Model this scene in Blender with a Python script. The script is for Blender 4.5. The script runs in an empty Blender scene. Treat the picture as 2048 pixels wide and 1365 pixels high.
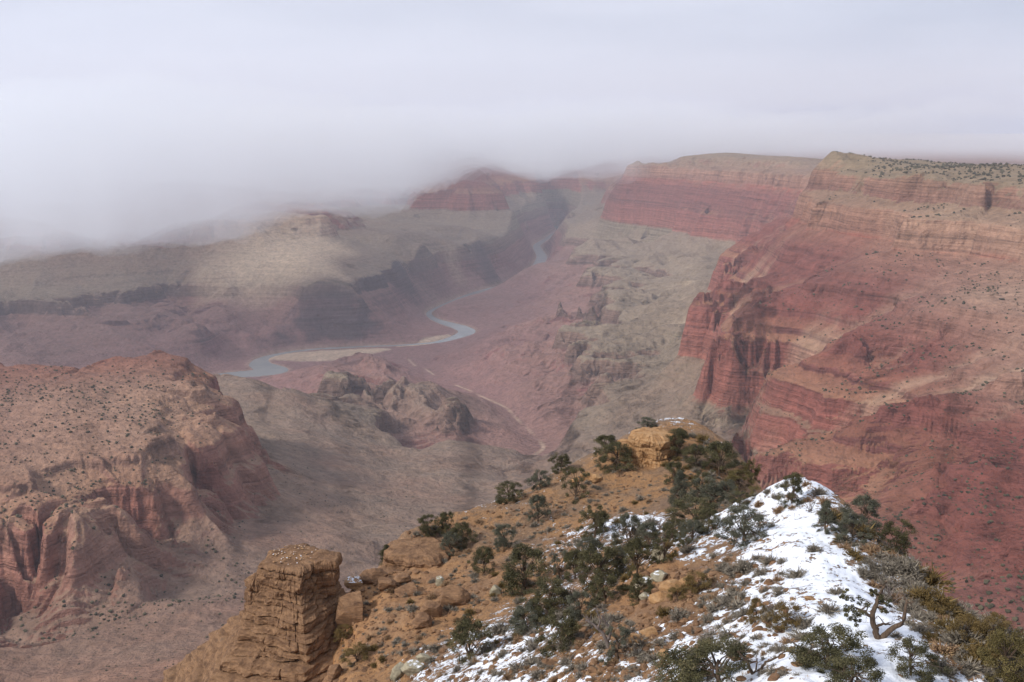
import bpy, math, random
import numpy as np
from mathutils import Vector, Matrix
R = math.radians
C = bpy.context.scene.collection
sc = bpy.context.scene

# ------------------------------------------------------------------ camera, sky, sun, exposure
F, PITCH = 2010.0, R(12.0)                      # focal length in px of the 2048 px wide photograph
cam = bpy.data.objects.new('camera', bpy.data.cameras.new('camera'))
cam.data.sensor_width = 36.0
cam.data.lens = 36.0 * F / 2048.0
cam.data.clip_start, cam.data.clip_end = 0.3, 120000.0
cam.rotation_euler = (R(90) - PITCH, 0, 0)
C.objects.link(cam)
sc.camera = cam

SUN_EL, SUN_AZ = R(38), R(-118)                 # azimuth from +Y towards +X: behind the left shoulder
sun = bpy.data.objects.new('sun', bpy.data.lights.new('sun', 'SUN'))
sun.data.energy, sun.data.angle, sun.data.color = 2.9, R(8), (1.0, 0.95, 0.88)
sd = Vector((math.sin(SUN_AZ)*math.cos(SUN_EL), math.cos(SUN_AZ)*math.cos(SUN_EL), math.sin(SUN_EL)))
sun.rotation_euler = sd.to_track_quat('Z', 'Y').to_euler()
C.objects.link(sun)

w = bpy.data.worlds.new('World'); sc.world = w; w.use_nodes = True
nt = w.node_tree; nt.nodes.clear()
def wn(t, **kw):
    n = nt.nodes.new(t)
    for k, v in kw.items(): setattr(n, k, v)
    return n
wout = wn('ShaderNodeOutputWorld'); bg = wn('ShaderNodeBackground'); bg.inputs['Strength'].default_value = 0.1
sky = wn('ShaderNodeTexSky', sky_type='NISHITA', sun_disc=False, sun_elevation=SUN_EL, sun_rotation=SUN_AZ)
tc = wn('ShaderNodeTexCoord'); mp = wn('ShaderNodeMapping'); mp.inputs['Scale'].default_value = (1.3, 1.3, 7.0)
mp.inputs['Location'].default_value = (0.35, 0.1, 0.55)
n1 = wn('ShaderNodeTexNoise'); n1.inputs['Scale'].default_value = 1.7; n1.inputs['Detail'].default_value = 4; n1.inputs['Roughness'].default_value = 0.45
cr = wn('ShaderNodeValToRGB')
cr.color_ramp.elements[0].position = 0.32; cr.color_ramp.elements[0].color = (3.7, 4.2, 5.3, 1)
cr.color_ramp.elements[1].position = 0.68; cr.color_ramp.elements[1].color = (6.6, 6.9, 7.9, 1)
mx = wn('ShaderNodeMix', data_type='RGBA'); mx.inputs['Factor'].default_value = 0.96
L = nt.links.new
L(tc.outputs['Generated'], mp.inputs['Vector']); L(mp.outputs[0], n1.inputs['Vector']); L(n1.outputs[0], cr.inputs[0])
L(sky.outputs[0], mx.inputs['A']); L(cr.outputs[0], mx.inputs['B']); L(mx.outputs['Result'], bg.inputs['Color']); L(bg.outputs[0], wout.inputs[0])

sc.view_settings.view_transform = 'Standard'; sc.view_settings.look = 'None'
sc.view_settings.gamma = 1; sc.view_settings.exposure = 0.32; sc.view_settings.use_curve_mapping = False
cy = sc.cycles
cy.max_bounces = 8; cy.diffuse_bounces = 2; cy.glossy_bounces = 1; cy.transmission_bounces = 1
cy.volume_bounces = 6; cy.transparent_max_bounces = 8; cy.use_denoising = True
cy.caustics_reflective = cy.caustics_refractive = False

# ------------------------------------------------------------------ helpers
cp, sp = math.cos(PITCH), math.sin(PITCH)
def ray(px, py):
    a, b = (px - 1024) / F, (682.5 - py) / F
    return np.array([a, cp + b * sp, -sp + b * cp])
def at_z(px, py, z):
    d = ray(px, py); return d * (z / d[2])
def at_d(px, py, dist):
    d = ray(px, py); return d * (dist / math.hypot(d[0], d[1]))

def _hash(xi, yi, seed):
    h = (xi.astype(np.uint32) * np.uint32(374761393)) ^ (yi.astype(np.uint32) * np.uint32(668265263)) ^ np.uint32((seed * 362437 + 9151) & 0xffffffff)
    h = (h ^ (h >> np.uint32(13))) * np.uint32(1274126177)
    return (h ^ (h >> np.uint32(16))) & np.uint32(255)
_ga = np.arange(256) * (2 * np.pi / 256)
_GX, _GY = np.cos(_ga).astype(np.float32), np.sin(_ga).astype(np.float32)
def perlin(x, y, seed=0):
    x = np.asarray(x, np.float64); y = np.asarray(y, np.float64)
    x, y = np.broadcast_arrays(x, y)
    fx, fy = np.floor(x), np.floor(y)
    xi, yi = fx.astype(np.int64), fy.astype(np.int64)
    u, v = (x - fx).astype(np.float32), (y - fy).astype(np.float32)
    def g(dx, dy):
        h = _hash(xi + dx, yi + dy, seed)
        return _GX[h] * (u - dx) + _GY[h] * (v - dy)
    s, t = u*u*u*(u*(u*6-15)+10), v*v*v*(v*(v*6-15)+10)
    a = g(0, 0); a += s * (g(1, 0) - a)
    b = g(0, 1); b += s * (g(1, 1) - b)
    return (a + t * (b - a)) * 1.5
def fbm(x, y, wl, octs, seed=0, gain=0.5, ridged=False):
    out = 0; amp = 1.0
    for k in range(octs):
        n = perlin(x / wl + 17.3 * k, y / wl - 9.1 * k, seed + k)
        if ridged: n = 0.7 - 1.9 * np.abs(n)
        out = out + amp * n; amp *= gain; wl *= 0.5
    return out
def smooth(a, b, x):
    t = np.clip((x - a) / (b - a), 0, 1); return t * t * (3 - 2 * t)

def gullies(x, y, gx, gy, wl, seed):
    '''gully pattern of wavelength wl running down the slope (gx, gy): -1 in the gully, +1 on the rib'''
    g = np.hypot(gx, gy) + 1e-9; sx, sy = (-gy / g).astype(np.float32), (gx / g).astype(np.float32); s = wl * 1.25
    fx, fy = np.floor(x / s), np.floor(y / s); xi, yi = fx.astype(np.int64), fy.astype(np.int64); u, v = (x / s - fx).astype(np.float32), (y / s - fy).astype(np.float32)
    C_, S_ = np.zeros(u.shape, np.float32), np.zeros(u.shape, np.float32)
    for i in (-1, 0, 1):
        for j in (-1, 0, 1):
            hx = _hash(xi + i, yi + j, seed).astype(np.float32) / 256; hy = _hash(xi + i, yi + j, seed + 77).astype(np.float32) / 256
            dx, dy = u - i - hx, v - j - hy; w_ = np.exp(-2.6 * (dx * dx + dy * dy)); p_ = (dx * sx + dy * sy) * np.float32(2 * np.pi * s / wl)
            C_ += w_ * np.cos(p_); S_ += w_ * np.sin(p_)
    a = np.abs(np.arctan2(S_, C_)) / np.pi
    return .65 * (2 * a - 1) - .35 * np.cos(a * np.pi)
def blocks(x, y, s, seed):
    '''one random value per Voronoi cell of size s: joint-bounded blocks of rock'''
    fx, fy = np.floor(x / s), np.floor(y / s); xi, yi = fx.astype(np.int64), fy.astype(np.int64); u, v = (x / s - fx).astype(np.float32), (y / s - fy).astype(np.float32)
    best = np.full(u.shape, 9, np.float32); val = np.zeros(u.shape, np.float32)
    for i in (-1, 0, 1):
        for j in (-1, 0, 1):
            hx = _hash(xi + i, yi + j, seed).astype(np.float32) / 256; hy = _hash(xi + i, yi + j, seed + 31).astype(np.float32) / 256
            d = np.abs(u - i - hx) + np.abs(v - j - hy); k = d < best; best = np.where(k, d, best); val = np.where(k, _hash(xi + i, yi + j, seed + 62).astype(np.float32) / 128 - 1, val)
    return val
class RBF:                                        # conical interpolation in (azimuth, log distance)
    def __init__(s, xyz, vals, lam=2e-3):
        xyz = np.asarray(xyz, float)
        s.p = np.c_[np.arctan2(xyz[:, 0], xyz[:, 1]), np.log(np.hypot(xyz[:, 0], xyz[:, 1]))]
        vals = np.asarray(vals, float)
        n = len(s.p); s.m = vals.mean(0)
        D = np.sqrt(((s.p[:, None] - s.p[None]) ** 2).sum(-1) + 1e-5)
        A = np.zeros((n + 1, n + 1)); A[:n, :n] = D - lam * np.eye(n); A[:n, n] = A[n, :n] = 1
        s.w = np.linalg.solve(A, np.r_[vals - s.m, np.zeros((1, vals.shape[1]))])
    def grid(s, az, ld):
        out = np.empty((len(az), len(ld), s.w.shape[1]))
        for i, a in enumerate(az):
            D = np.sqrt((a - s.p[:, 0])[None] ** 2 + (ld[:, None] - s.p[None, :, 1]) ** 2 + 1e-5)
            out[i] = D @ s.w[:-1] + s.w[-1] + s.m
        return out
class Field:                                      # bilinear look-up in such a grid
    def __init__(s, rbf, az0, az1, l0, l1, na, nl, blur=1):
        s.b = (az0, az1, l0, l1)
        g = rbf.grid(np.linspace(az0, az1, na), np.linspace(l0, l1, nl))
        for _ in range(blur):
            p = np.pad(g, ((1, 1), (1, 1), (0, 0)), 'edge')
            g = (p[1:-1, 1:-1] * 2 + p[:-2, 1:-1] + p[2:, 1:-1] + p[1:-1, :-2] + p[1:-1, 2:]) / 6
        s.g = g.astype(np.float32)
    def __call__(s, az, ld):
        a0, a1, l0, l1 = s.b; na, nl, _ = s.g.shape
        u = np.clip((az - a0) / (a1 - a0) * (na - 1), 0, na - 1.001); v = np.clip((ld - l0) / (l1 - l0) * (nl - 1), 0, nl - 1.001)
        i, j = u.astype(int), v.astype(int); fu = (u - i)[..., None].astype(np.float32); fv = (v - j)[..., None].astype(np.float32)
        g = s.g
        return (g[i, j] * (1 - fu) + g[i + 1, j] * fu) * (1 - fv) + (g[i, j + 1] * (1 - fu) + g[i + 1, j + 1] * fu) * fv

def quick_mesh(name, V, faces=None, quads=None, smooth_shade=True, mat=None, attrs=None):
    me = bpy.data.meshes.new(name)
    V = np.asarray(V, np.float32)
    if quads is not None:
        Q = np.asarray(quads, np.int32); k = Q.shape[1]
        me.vertices.add(len(V)); me.vertices.foreach_set('co', V.ravel())
        me.loops.add(Q.size); me.loops.foreach_set('vertex_index', Q.ravel())
        me.polygons.add(len(Q)); me.polygons.foreach_set('loop_start', np.arange(0, Q.size, k, dtype=np.int32))
        me.update(calc_edges=True)
        me.polygons.foreach_set('use_smooth', np.full(len(Q), smooth_shade))
    else:
        me.from_pydata(V.tolist(), [], faces)
        me.polygons.foreach_set('use_smooth', np.full(len(me.polygons), smooth_shade))
    for k, v in (attrs or {}).items():
        a = me.attributes.new(k, 'FLOAT', 'POINT'); a.data.foreach_set('value', np.asarray(v, np.float32).ravel())
    if mat: me.materials.append(mat)
    return me
def link(name, me, parent=None, kind=None, label=None, cat=None, group=None, loc=None):
    o = bpy.data.objects.new(name, me); C.objects.link(o)
    if parent is not None: o.parent = parent
    if kind: o['kind'] = kind
    if label: o['label'] = label
    if cat: o['category'] = cat
    if group: o['group'] = group
    if loc is not None: o.location = loc
    return o
def grid_quads(n, m, wrap=False):
    i = np.arange(n - 1)[:, None]; j = np.arange(m if wrap else m - 1)[None]
    j2 = (j + 1) % m
    return np.stack([i * m + j, i * m + j2, (i + 1) * m + j2, (i + 1) * m + j], -1).reshape(-1, 4)

class Mat:                                        # little node builder
    def __init__(s, name, rough=0.9):
        s.m = bpy.data.materials.new(name); s.m.use_nodes = True; s.t = s.m.node_tree
        s.b = s.t.nodes['Principled BSDF']; s.b.inputs['Roughness'].default_value = rough
        s.b.inputs['Specular IOR Level'].default_value = 0.15
    def n(s, t, ins=None, **kw):
        n = s.t.nodes.new(t)
        for k, v in kw.items(): setattr(n, k, v)
        for k, v in (ins or {}).items(): s.put(n.inputs[k], v)
        return n
    def put(s, sock, v):
        if hasattr(v, 'is_output'): s.t.links.new(v, sock)
        else: sock.default_value = v
    def math(s, op, a, b=0.0, clamp=False):
        n = s.n('ShaderNodeMath', operation=op, use_clamp=clamp); s.put(n.inputs[0], a); s.put(n.inputs[1], b); return n.outputs[0]
    def mix(s, f, a, b, blend='MIX'):
        n = s.n('ShaderNodeMix', data_type='RGBA', blend_type=blend); s.put(n.inputs['Factor'], f)
        s.put(n.inputs['A'], a); s.put(n.inputs['B'], b); return n.outputs['Result']
    def noise(s, vec, scale, detail=4, rough=0.55):
        n = s.n('ShaderNodeTexNoise', {'Vector': vec, 'Scale': scale, 'Detail': detail, 'Roughness': rough}); return n.outputs[0]
    def scaled(s, vec, sx, sy, sz):
        n = s.n('ShaderNodeMapping', {'Vector': vec, 'Scale': (sx, sy, sz)}); return n.outputs[0]
    def attr(s, name): return s.n('ShaderNodeAttribute', attribute_name=name).outputs['Fac']
    def step(s, x, a, b):
        n = s.n('ShaderNodeMapRange', {'Value': x, 'From Min': a, 'From Max': b}, interpolation_type='SMOOTHSTEP'); return n.outputs[0]
    def ramp(s, x, stops):
        n = s.n('ShaderNodeValToRGB', {0: x}); e = n.color_ramp.elements
        while len(e) < len(stops): e.new(0.5)
        for k, (p, c) in zip(e, sorted(stops)): k.position = p; k.color = (*c, 1)
        return n.outputs[0]
    def bump(s, h, dist, strength=1.0):
        n = s.n('ShaderNodeBump', {'Height': h, 'Distance': dist, 'Strength': strength}); s.t.links.new(n.outputs[0], s.b.inputs['Normal'])
    def col(s, c): s.put(s.b.inputs['Base Color'], c)
    @property
    def pos(s): return s.n('ShaderNodeNewGeometry').outputs['Position']
def rgb(r, g, b):                                 # sRGB bytes -> linear RGBA
    f = lambda c: (c / 255 / 12.92) if c <= 10 else ((c / 255 + 0.055) / 1.055) ** 2.4
    return (f(r), f(g), f(b), 1.0)
def rgb3(r, g, b): return rgb(r, g, b)[:3]

# ------------------------------------------------------------------ the canyon: strata
bands = [(400, -165, 1.0), (-165, -235, .2), (-235, -270, 1.4), (-270, -365, .19), (-365, -430, 1.4)]
z = -430
for c_, t_ in ((12, 20), (26, 22), (9, 15), (18, 30), (14, 24)): bands += [(z, z - c_, .2), (z - c_, z - c_ - t_, 1.5)]; z -= c_ + t_
bands += [(-620, -690, .18), (-690, -700, .9), (-700, -800, .18), (-800, -860, 1.3), (-860, -870, .2), (-870, -930, 1.4), (-930, -942, .2), (-942, -1000, 1.4), (-1000, -1085, .2)]
z = -1085
while z > -1500: bands += [(z, z - 10, .45), (z - 10, z - 46, 1.1)]; z -= 46
zin, zout = [0.0], [400.0]
for a, b, wt in bands: zin.append(zin[-1] - (a - b) * wt); zout.append(b)
zin += [zin[-1] - 600]; zout += [zout[-1] - 600]
zin, zout = np.array(zin)[::-1], np.array(zout)[::-1]
TI = np.linspace(zin[0], zin[-1], 6000); TO = np.interp(TI, zin, zout)
_s = np.exp(-np.linspace(-2.2, 2.2, 9) ** 2); TO = np.convolve(np.pad(TO, 4, 'edge'), _s / _s.sum(), 'valid')   # rounded lips
_k = np.exp(-np.linspace(-2.5, 2.5, 901) ** 2); _k /= _k.sum()
TS = np.convolve(np.pad(TO, 450, 'edge'), _k, 'valid')
def terr(raw, m): return np.interp(raw, TI, TO) * m + np.interp(raw, TI, TS) * (1 - m)
def dip(x, y): return -100 * np.clip((np.hypot(x, y) - 3000) / 6500, 0, 1)

# control points (px, py of the photograph, true height z, cliffiness m, dark basalt and painted cloud shade) -> points in the world
PT = []
def P(px, py, z, m=1.0, dark=0.0): p = at_z(px, py, z); PT.append((p[0], p[1], z, m, dark))
def H(px, d, z, m=1.0, dark=0.0):
    p = at_d(px, 600, d); PT.append((p[0], p[1], z, m, dark))
def Q(px, py, d, m=1.0, dark=0.0): H(px, d, at_d(px, py, d)[2], m, dark)
def edge(line, zt, down, zb, dark=0.0, step=16.0):   # a cliff: lip along a line of the photo, foot below it
    line = np.array(line, float)
    for px in np.arange(line[0, 0], line[-1, 0] + 1, step):
        py = np.interp(px, line[:, 0], line[:, 1]) + 2.5 * math.sin(px * .21) + 1.5 * math.sin(px * .083); P(px, py, zt, 1, dark); d_ = math.hypot(*at_z(px, py, zt)[:2]) * .994; Q(px, py + down, d_, 1, dark)
# right: plateau, promontory and wall
for q in [(2048,385,-190),(1960,372,-178),(1890,357,-168),(1840,355,-166),(1800,347,-166),(1720,320,-140),(1690,311,-118),(1665,309,-116),(1900,340,-172),(2048,345,-195),
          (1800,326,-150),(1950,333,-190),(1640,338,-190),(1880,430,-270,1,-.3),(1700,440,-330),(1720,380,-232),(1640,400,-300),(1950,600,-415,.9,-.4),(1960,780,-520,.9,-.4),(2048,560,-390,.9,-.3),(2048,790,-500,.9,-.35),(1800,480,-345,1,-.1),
          (1860,850,-560),(2048,880,-540),(2048,1000,-545),(1950,1100,-560),(2048,1200,-480),(1850,1050,-600),(1750,950,-625),
          (1490,892,-650),(1600,880,-645),(1700,842,-622),(1790,785,-585),(1860,720,-545),
          (1560,879,-800),(1690,800,-622),
          (1640,650,-560),(1700,700,-560),(1750,620,-500),(1560,600,-545),(1500,640,-600),(1480,596,-585),
          (1600,540,-520),(1700,520,-440),(1560,470,-430),(1450,535,-640),(1440,600,-800),(1500,500,-600),(1485,480,-600),(1620,430,-330),(1560,420,-370)]: P(*q)
edge([(1440,690),(1500,690),(1560,700),(1640,745)], -640, 100, -790)
edge([(1402,606),(1440,600),(1480,604)], -612, 84, -752)
edge([(1452,532),(1500,524),(1560,540)], -640, 66, -800)
# far right wall and plain
wall = np.array([(1240,328,9900),(1270,322,9800),(1300,324,9700),(1360,328,9250),(1400,332,8900),(1450,338,8500),(1560,345,7600),(1630,346,7000)], float)
for px in np.arange(1240, 1635, 27.0):
    py, d = np.interp(px, wall[:, 0], wall[:, 1]), np.interp(px, wall[:, 0], wall[:, 2])
    Q(px, py, d); Q(px, py + 44, d - 60); Q(px, py + 100, d - 170); Q(px, py + 9, d + 220, .8)
for q in [(1180,470,-950),(1250,467,-945),(1330,470,-930),(1400,480,-910),(1480,445,-735)]: P(*q)
for q in [(1270,12500,-400),(1450,11500,-400),(1640,9500,-400),(1300,18000,-470),(1700,8000,-380),(1800,7000,-360),(2048,6500,-390),(2300,5000,-300),(2000,12000,-460),(2048,25000,-470),(1500,25000,-470),(1800,25000,-470),
          (2048,42000,-330),(1650,42000,-370),(1300,42000,-420),(2600,12000,-430),(2600,42000,-330)]: H(*q, 0.3)
# tonto platform, tapeats tiers on the right bank
for q in [(1170,473,-1082),(1250,485,-1080),(1334,497,-1075),(1153,521,-1178),(1240,518,-1170),(1225,521,-1075),(1350,538,-1060),(1190,560,-1200),(1300,560,-1130),(1350,570,-1120),
          (1115,601,-1055),(1200,603,-1050),(1334,602,-1045),(1115,625,-1140),(1200,628,-1130),(1088,640,-1180),(1290,640,-1000),(1350,615,-990),(1400,600,-900),(1230,665,-1040),
          (1136,693,-1030),(1250,694,-1025),(1350,703,-1020),(1136,722,-1118),(1250,724,-1110),(1370,725,-1080),(1400,750,-980),(1380,560,-1000),(1400,520,-970),
          (1197,538,-1160),(1150,590,-1300)]: P(*q)
edge([(1115,601),(1160,604),(1200,600),(1260,606),(1334,602)], -1050, 24, -1140)
edge([(1136,693),(1190,690),(1250,696),(1310,694),(1375,704)], -1030, 29, -1118)
edge([(1225,519),(1290,527),(1350,536)], -1068, 20, -1150)
edge([(1165,474),(1250,485),(1334,497)], -1080, 26, -1165)
edge([(1088,640),(1130,632),(1200,640)], -1165, 34, -1250, .5)
edge([(1180,556),(1250,560),(1330,566)], -1105, 16, -1165)
# dox hills, creek
for q in [(1100,650,-1250),(1000,690,-1340),(950,720,-1385),(880,750,-1385),(1000,760,-1280),(1100,760,-1200),(1100,830,-1140),(1170,760,-1130),(1050,590,-1400),(980,640,-1405),(1060,610,-1370),
          (1085,897,-1135),(1045,917,-1115),(1070,870,-1165),(1025,830,-1205),(980,800,-1255),(940,782,-1295),(890,762,-1345),(840,735,-1400),
          (1200,800,-1120),(1200,900,-1000,.4),(1300,850,-940,.4),(1440,870,-835,.4),(1380,790,-900,.4),(1290,780,-1010,.5),(1130,940,-1040,.4)]: P(*q)
# butte in the middle of the valley and its spurs
for q in [(825,736,-1062,1,.5),(770,748,-1080,.6),(860,765,-1110,.6),(800,800,-1090,.3),(800,860,-1120,.3),(950,850,-1155,.4),(900,800,-1150,.4),(738,790,-1120,.8,.4),(700,830,-1160),(600,790,-1240),(700,724,-1280),(640,750,-1330),(540,765,-1400),
          (740,830,-1160,.8,.3),(870,830,-1120,.3)]: P(*q)
for q in [(600,4000,-1200),(500,4200,-1280),(440,4600,-1350),(300,4000,-1150),(100,4300,-1200),(1060,3600,-1140),(900,3700,-1130),(750,3500,-1120)]: H(*q)
# near spur and slope
for q in [(440,752,-880),(560,792,-900),(640,842,-930),(745,892,-960),(900,887,-985),(1000,902,-1015),(1060,937,-1065),(700,1000,-870),(500,900,-820),(600,950,-845),(750,1100,-800),(900,960,-965),(1000,960,-1010),
          (500,1050,-765),(400,1120,-745),(300,1200,-755),(200,1300,-715),(430,1365,-640),(600,1200,-730),(620,870,-900),(850,1050,-860),(0,1365,-690),(150,1290,-735)]: P(*q, 0.12)
for q in [(700,1200,-700),(1000,1500,-880),(1200,1700,-860),(1400,1800,-820),(1500,1500,-700),(700,800,-560),(300,800,-600),(1000,800,-640),(1400,900,-620),(-300,900,-560),(1800,700,-470),(2300,600,-350)]: H(*q, 0.15)
for q in [(-500,300,-230),(0,300,-300),(500,300,-300),(1000,300,-330),(1500,300,-330),(2048,300,-260),(2550,300,-220)]: H(*q, 0.1)
# left butte
for q in [(0,732,-590),(60,735,-592),(110,742,-592),(165,755,-604),(230,728,-588),(310,724,-598),(370,737,-604),(410,750,-606),(446,800,-618),(410,800,-604),(434,850,-612),(365,890,-606),(300,932,-606),(225,1002,-612),(130,1037,-614),(0,1052,-614),
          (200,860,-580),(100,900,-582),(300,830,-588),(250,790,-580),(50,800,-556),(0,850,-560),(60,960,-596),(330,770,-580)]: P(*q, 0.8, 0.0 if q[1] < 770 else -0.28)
for q in [(400,1050,-775),(462,965,-785),(262,1152,-775),(100,1222,-772),(0,1238,-768),(470,880,-800)]: P(*q)
for q in [(0,2950,-860),(165,2900,-860),(300,2950,-880),(420,2900,-860),(480,2500,-830),(-400,2200,-560),(-400,1500,-620),(-400,1250,-760)]: H(*q)
# left bank of the river
for q in [(150,700,-1250,.7,.5),(400,690,-1385),(300,640,-1210,.8,.8),(0,640,-1160,.8,.7),(0,700,-1260,.8,.5),(80,600,-1090),(100,560,-1010,.5),(350,600,-1190,.8,.6),(385,650,-1330),(480,700,-1400),(440,720,-1415),  # left valley: cloud shadow put into the rock colour
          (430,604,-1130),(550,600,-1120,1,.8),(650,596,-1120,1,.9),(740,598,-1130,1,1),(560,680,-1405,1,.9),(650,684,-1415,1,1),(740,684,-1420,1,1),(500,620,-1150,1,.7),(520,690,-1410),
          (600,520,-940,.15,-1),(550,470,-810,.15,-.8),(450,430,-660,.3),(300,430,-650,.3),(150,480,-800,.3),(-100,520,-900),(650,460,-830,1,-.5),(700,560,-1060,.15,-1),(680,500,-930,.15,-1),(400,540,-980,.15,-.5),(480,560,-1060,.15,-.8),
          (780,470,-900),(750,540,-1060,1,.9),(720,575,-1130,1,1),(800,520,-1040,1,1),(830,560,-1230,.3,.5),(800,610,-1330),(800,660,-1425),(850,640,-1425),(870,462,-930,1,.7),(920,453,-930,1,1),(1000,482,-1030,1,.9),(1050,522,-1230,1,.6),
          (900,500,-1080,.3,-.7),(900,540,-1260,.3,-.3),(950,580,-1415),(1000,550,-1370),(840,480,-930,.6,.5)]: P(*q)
for q in [(750,8600,-1000),(600,8800,-800),(870,9700,-1000),(1000,9700,-1120)]: H(*q)
edge([(528,612),(600,601),(680,597),(744,596)], -1122, 88, -1412, .9)
edge([(700,576),(760,560),(800,545)], -1100, 22, -1190, .9)
edge([(800,492),(850,470),(920,455),(985,472)], -960, 24, -1060, .9)
edge([(300,628),(350,608),(385,640),(430,606)], -1150, 40, -1300, .6)
# far butte and beyond
for q in [(950,356,11500),(925,372,11400),(975,372,11400),(903,402,11300),(1000,402,11300),(1004,426,11200),(902,428,11200),(950,432,11050),(960,455,10800),(1055,452,11000),(1030,470,10500),(870,450,11000)]: Q(*q)
for q in [(1095,470,-1350),(1150,455,-1120),(1120,440,-1200)]: P(*q)
for q in [(1085,12500,-1300),(1050,12300,-1080),(840,11600,-900)]: H(*q)
for q in [(935,13000,-420),(930,15000,-300),(800,12000,-950),(700,12000,-850),(1040,13500,-1000),(1080,18000,-800),(1080,25000,-420),(700,25000,-300),(300,12000,-500),(300,25000,-300),(-400,12000,-500),(-400,30000,-300),(900,42000,-300),(1150,14000,-1100),(1180,16000,-500)]: H(*q)
PT = np.array(PT)

RIV_Z = -1440.0
river_px = [(400,762),(450,752),(500,748),(545,742),(520,729),(530,716),(575,706),(620,700),(660,697),(720,694),(790,692),(845,688),(880,684),(915,674),(934,664),(920,655),(893,647),(868,638),(858,626),(880,614),(905,604),(935,592),(965,582),(1000,573),(1030,564),(1050,553),(1068,540),(1078,527),(1083,513),(1076,500),(1075,490),(1090,480),(1105,470),(1118,462),(1110,452)]
river_w = [0.66 * k for k in [190,220,260,280,200,110,90,80,75,70,75,80,100,150,190,190,150,90,70,80,110,120,120,130,150,170,190,200,200,180,150,140,140,140,140]]
creek_px = [(1045,930,-1113),(1058,917,-1118),(1086,898,-1135),(1078,880,-1155),(1066,868,-1168),(1030,835,-1203),(1015,818,-1222),(985,803,-1252),(962,793,-1273),(940,782,-1295),(915,772,-1322),(880,757,-1355),(850,738,-1395),(815,716,-1432)]
def densify(pts, k=8):
    pts = np.array(pts, float); n = len(pts); out = []
    for i in range(n - 1):
        p0, p1, p2, p3 = pts[max(i - 1, 0)], pts[i], pts[i + 1], pts[min(i + 2, n - 1)]
        for t in np.arange(k) / k:
            out.append(0.5 * ((2 * p1) + (-p0 + p2) * t + (2 * p0 - 5 * p1 + 4 * p2 - p3) * t * t + (-p0 + 3 * p1 - 3 * p2 + p3) * t ** 3))
    return np.array(out + [pts[-1]])
RV = densify([(*at_z(px, py, RIV_Z)[:2], wd) for (px, py), wd in zip(river_px, river_w)], 6)
CK = densify([at_z(*q) for q in creek_px], 6)
def poly_dist(x, y, pl):                          # distance to a polyline and interpolated 3rd value
    best = np.full(x.shape, 1e12); val = np.zeros(x.shape)
    for a, b in zip(pl[:-1], pl[1:]):
        dx, dy = b[0] - a[0], b[1] - a[1]; l2 = dx * dx + dy * dy + 1e-9
        t = np.clip(((x - a[0]) * dx + (y - a[1]) * dy) / l2, 0, 1)
        d = (x - a[0] - t * dx) ** 2 + (y - a[1] - t * dy) ** 2
        k = d < best; best = np.where(k, d, best); val = np.where(k, a[2] + t * (b[2] - a[2]), val)
    return np.sqrt(best), val

# invert the strata curve at the control points, interpolate in raw space
raw = []
for x, y, zz, m, dk in PT:
    tab = TO * m + TS * (1 - m); raw.append(np.interp(zz - dip(x, y), tab, TI))
AZ0, AZ1, L0, L1 = R(-34), R(34), math.log(240), math.log(46000)
rb = RBF(PT[:, :2], np.c_[raw, PT[:, 3], PT[:, 4]])
fld = Field(rb, AZ0, AZ1, L0, L1, 300, 560, 1)
NA, NF, NR = 1150, 4200, 2700
az = np.linspace(AZ0, AZ1, NA); ld = np.linspace(L0, L1, NF)
X = (np.sin(az)[:, None] * np.exp(ld)[None]); Y = (np.cos(az)[:, None] * np.exp(ld)[None])
G = fld(np.broadcast_to(az[:, None], X.shape), np.broadcast_to(ld[None], X.shape))
raw0, mm, dk = G[..., 0], np.clip(G[..., 1], 0, 1), np.clip(G[..., 2], -1, 1)
dist = np.exp(ld)[None].astype(np.float32)
top_ = smooth(np.interp(-640, zout, zin), np.interp(-300, zout, zin), raw0)
amp = (0.55 + 0.45 * mm) * (1.1 - 0.8 * top_) * smooth(250, 1400, dist) * (1 - 0.75 * smooth(16000, 26000, dist))
wx = X + 160 * fbm(X, Y, 700, 2, 71); wy = Y + 160 * fbm(X, Y, 700, 2, 81)
nz = 52 * fbm(wx, wy, 900, 2, 11, .5, True) + 16 * fbm(wx, wy, 220, 3, 21, .5, True)
azg = az[:, None]
spur = smooth(R(7), R(11), azg) * smooth(900, 1800, dist) * (1 - smooth(6500, 8500, dist)) * (1 - .75 * top_)
dox = 1 - smooth(np.interp(-1250, zout, zin), np.interp(-1050, zout, zin), raw0)
calm = np.ones_like(X)
_n = (dist[0] > 2800) & (dist[0] < 13000); _c = np.where(_n)[0]; _s = slice(_c[0], _c[-1] + 1)
calm[:, _s] = np.minimum(smooth(0, 420, poly_dist(X[:, _s], Y[:, _s], CK[::3])[0]), .06 + .94 * smooth(150, 1300, poly_dist(X[:, _s], Y[:, _s], RV[::3])[0]))
nz = (nz + dox * 60 * fbm(wx, wy, 1300, 2, 61, .5, True)) * (.15 + .85 * calm)
low_ = 1 - smooth(np.interp(-1000, zout, zin), np.interp(-820, zout, zin), raw0)
butte = smooth(R(-9), R(-11), azg) * (1 - smooth(2900, 3500, dist))
rawd = raw0 + 0 * X; raw1 = raw0 + amp * nz * (.5 + .35 * low_ - .15 * butte)
dl_, da_ = ld[1] - ld[0], az[1] - az[0]; sa, ca = np.sin(azg), np.cos(azg)
far_ = 1 - smooth(12000, 20000, dist); gul = 0
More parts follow.
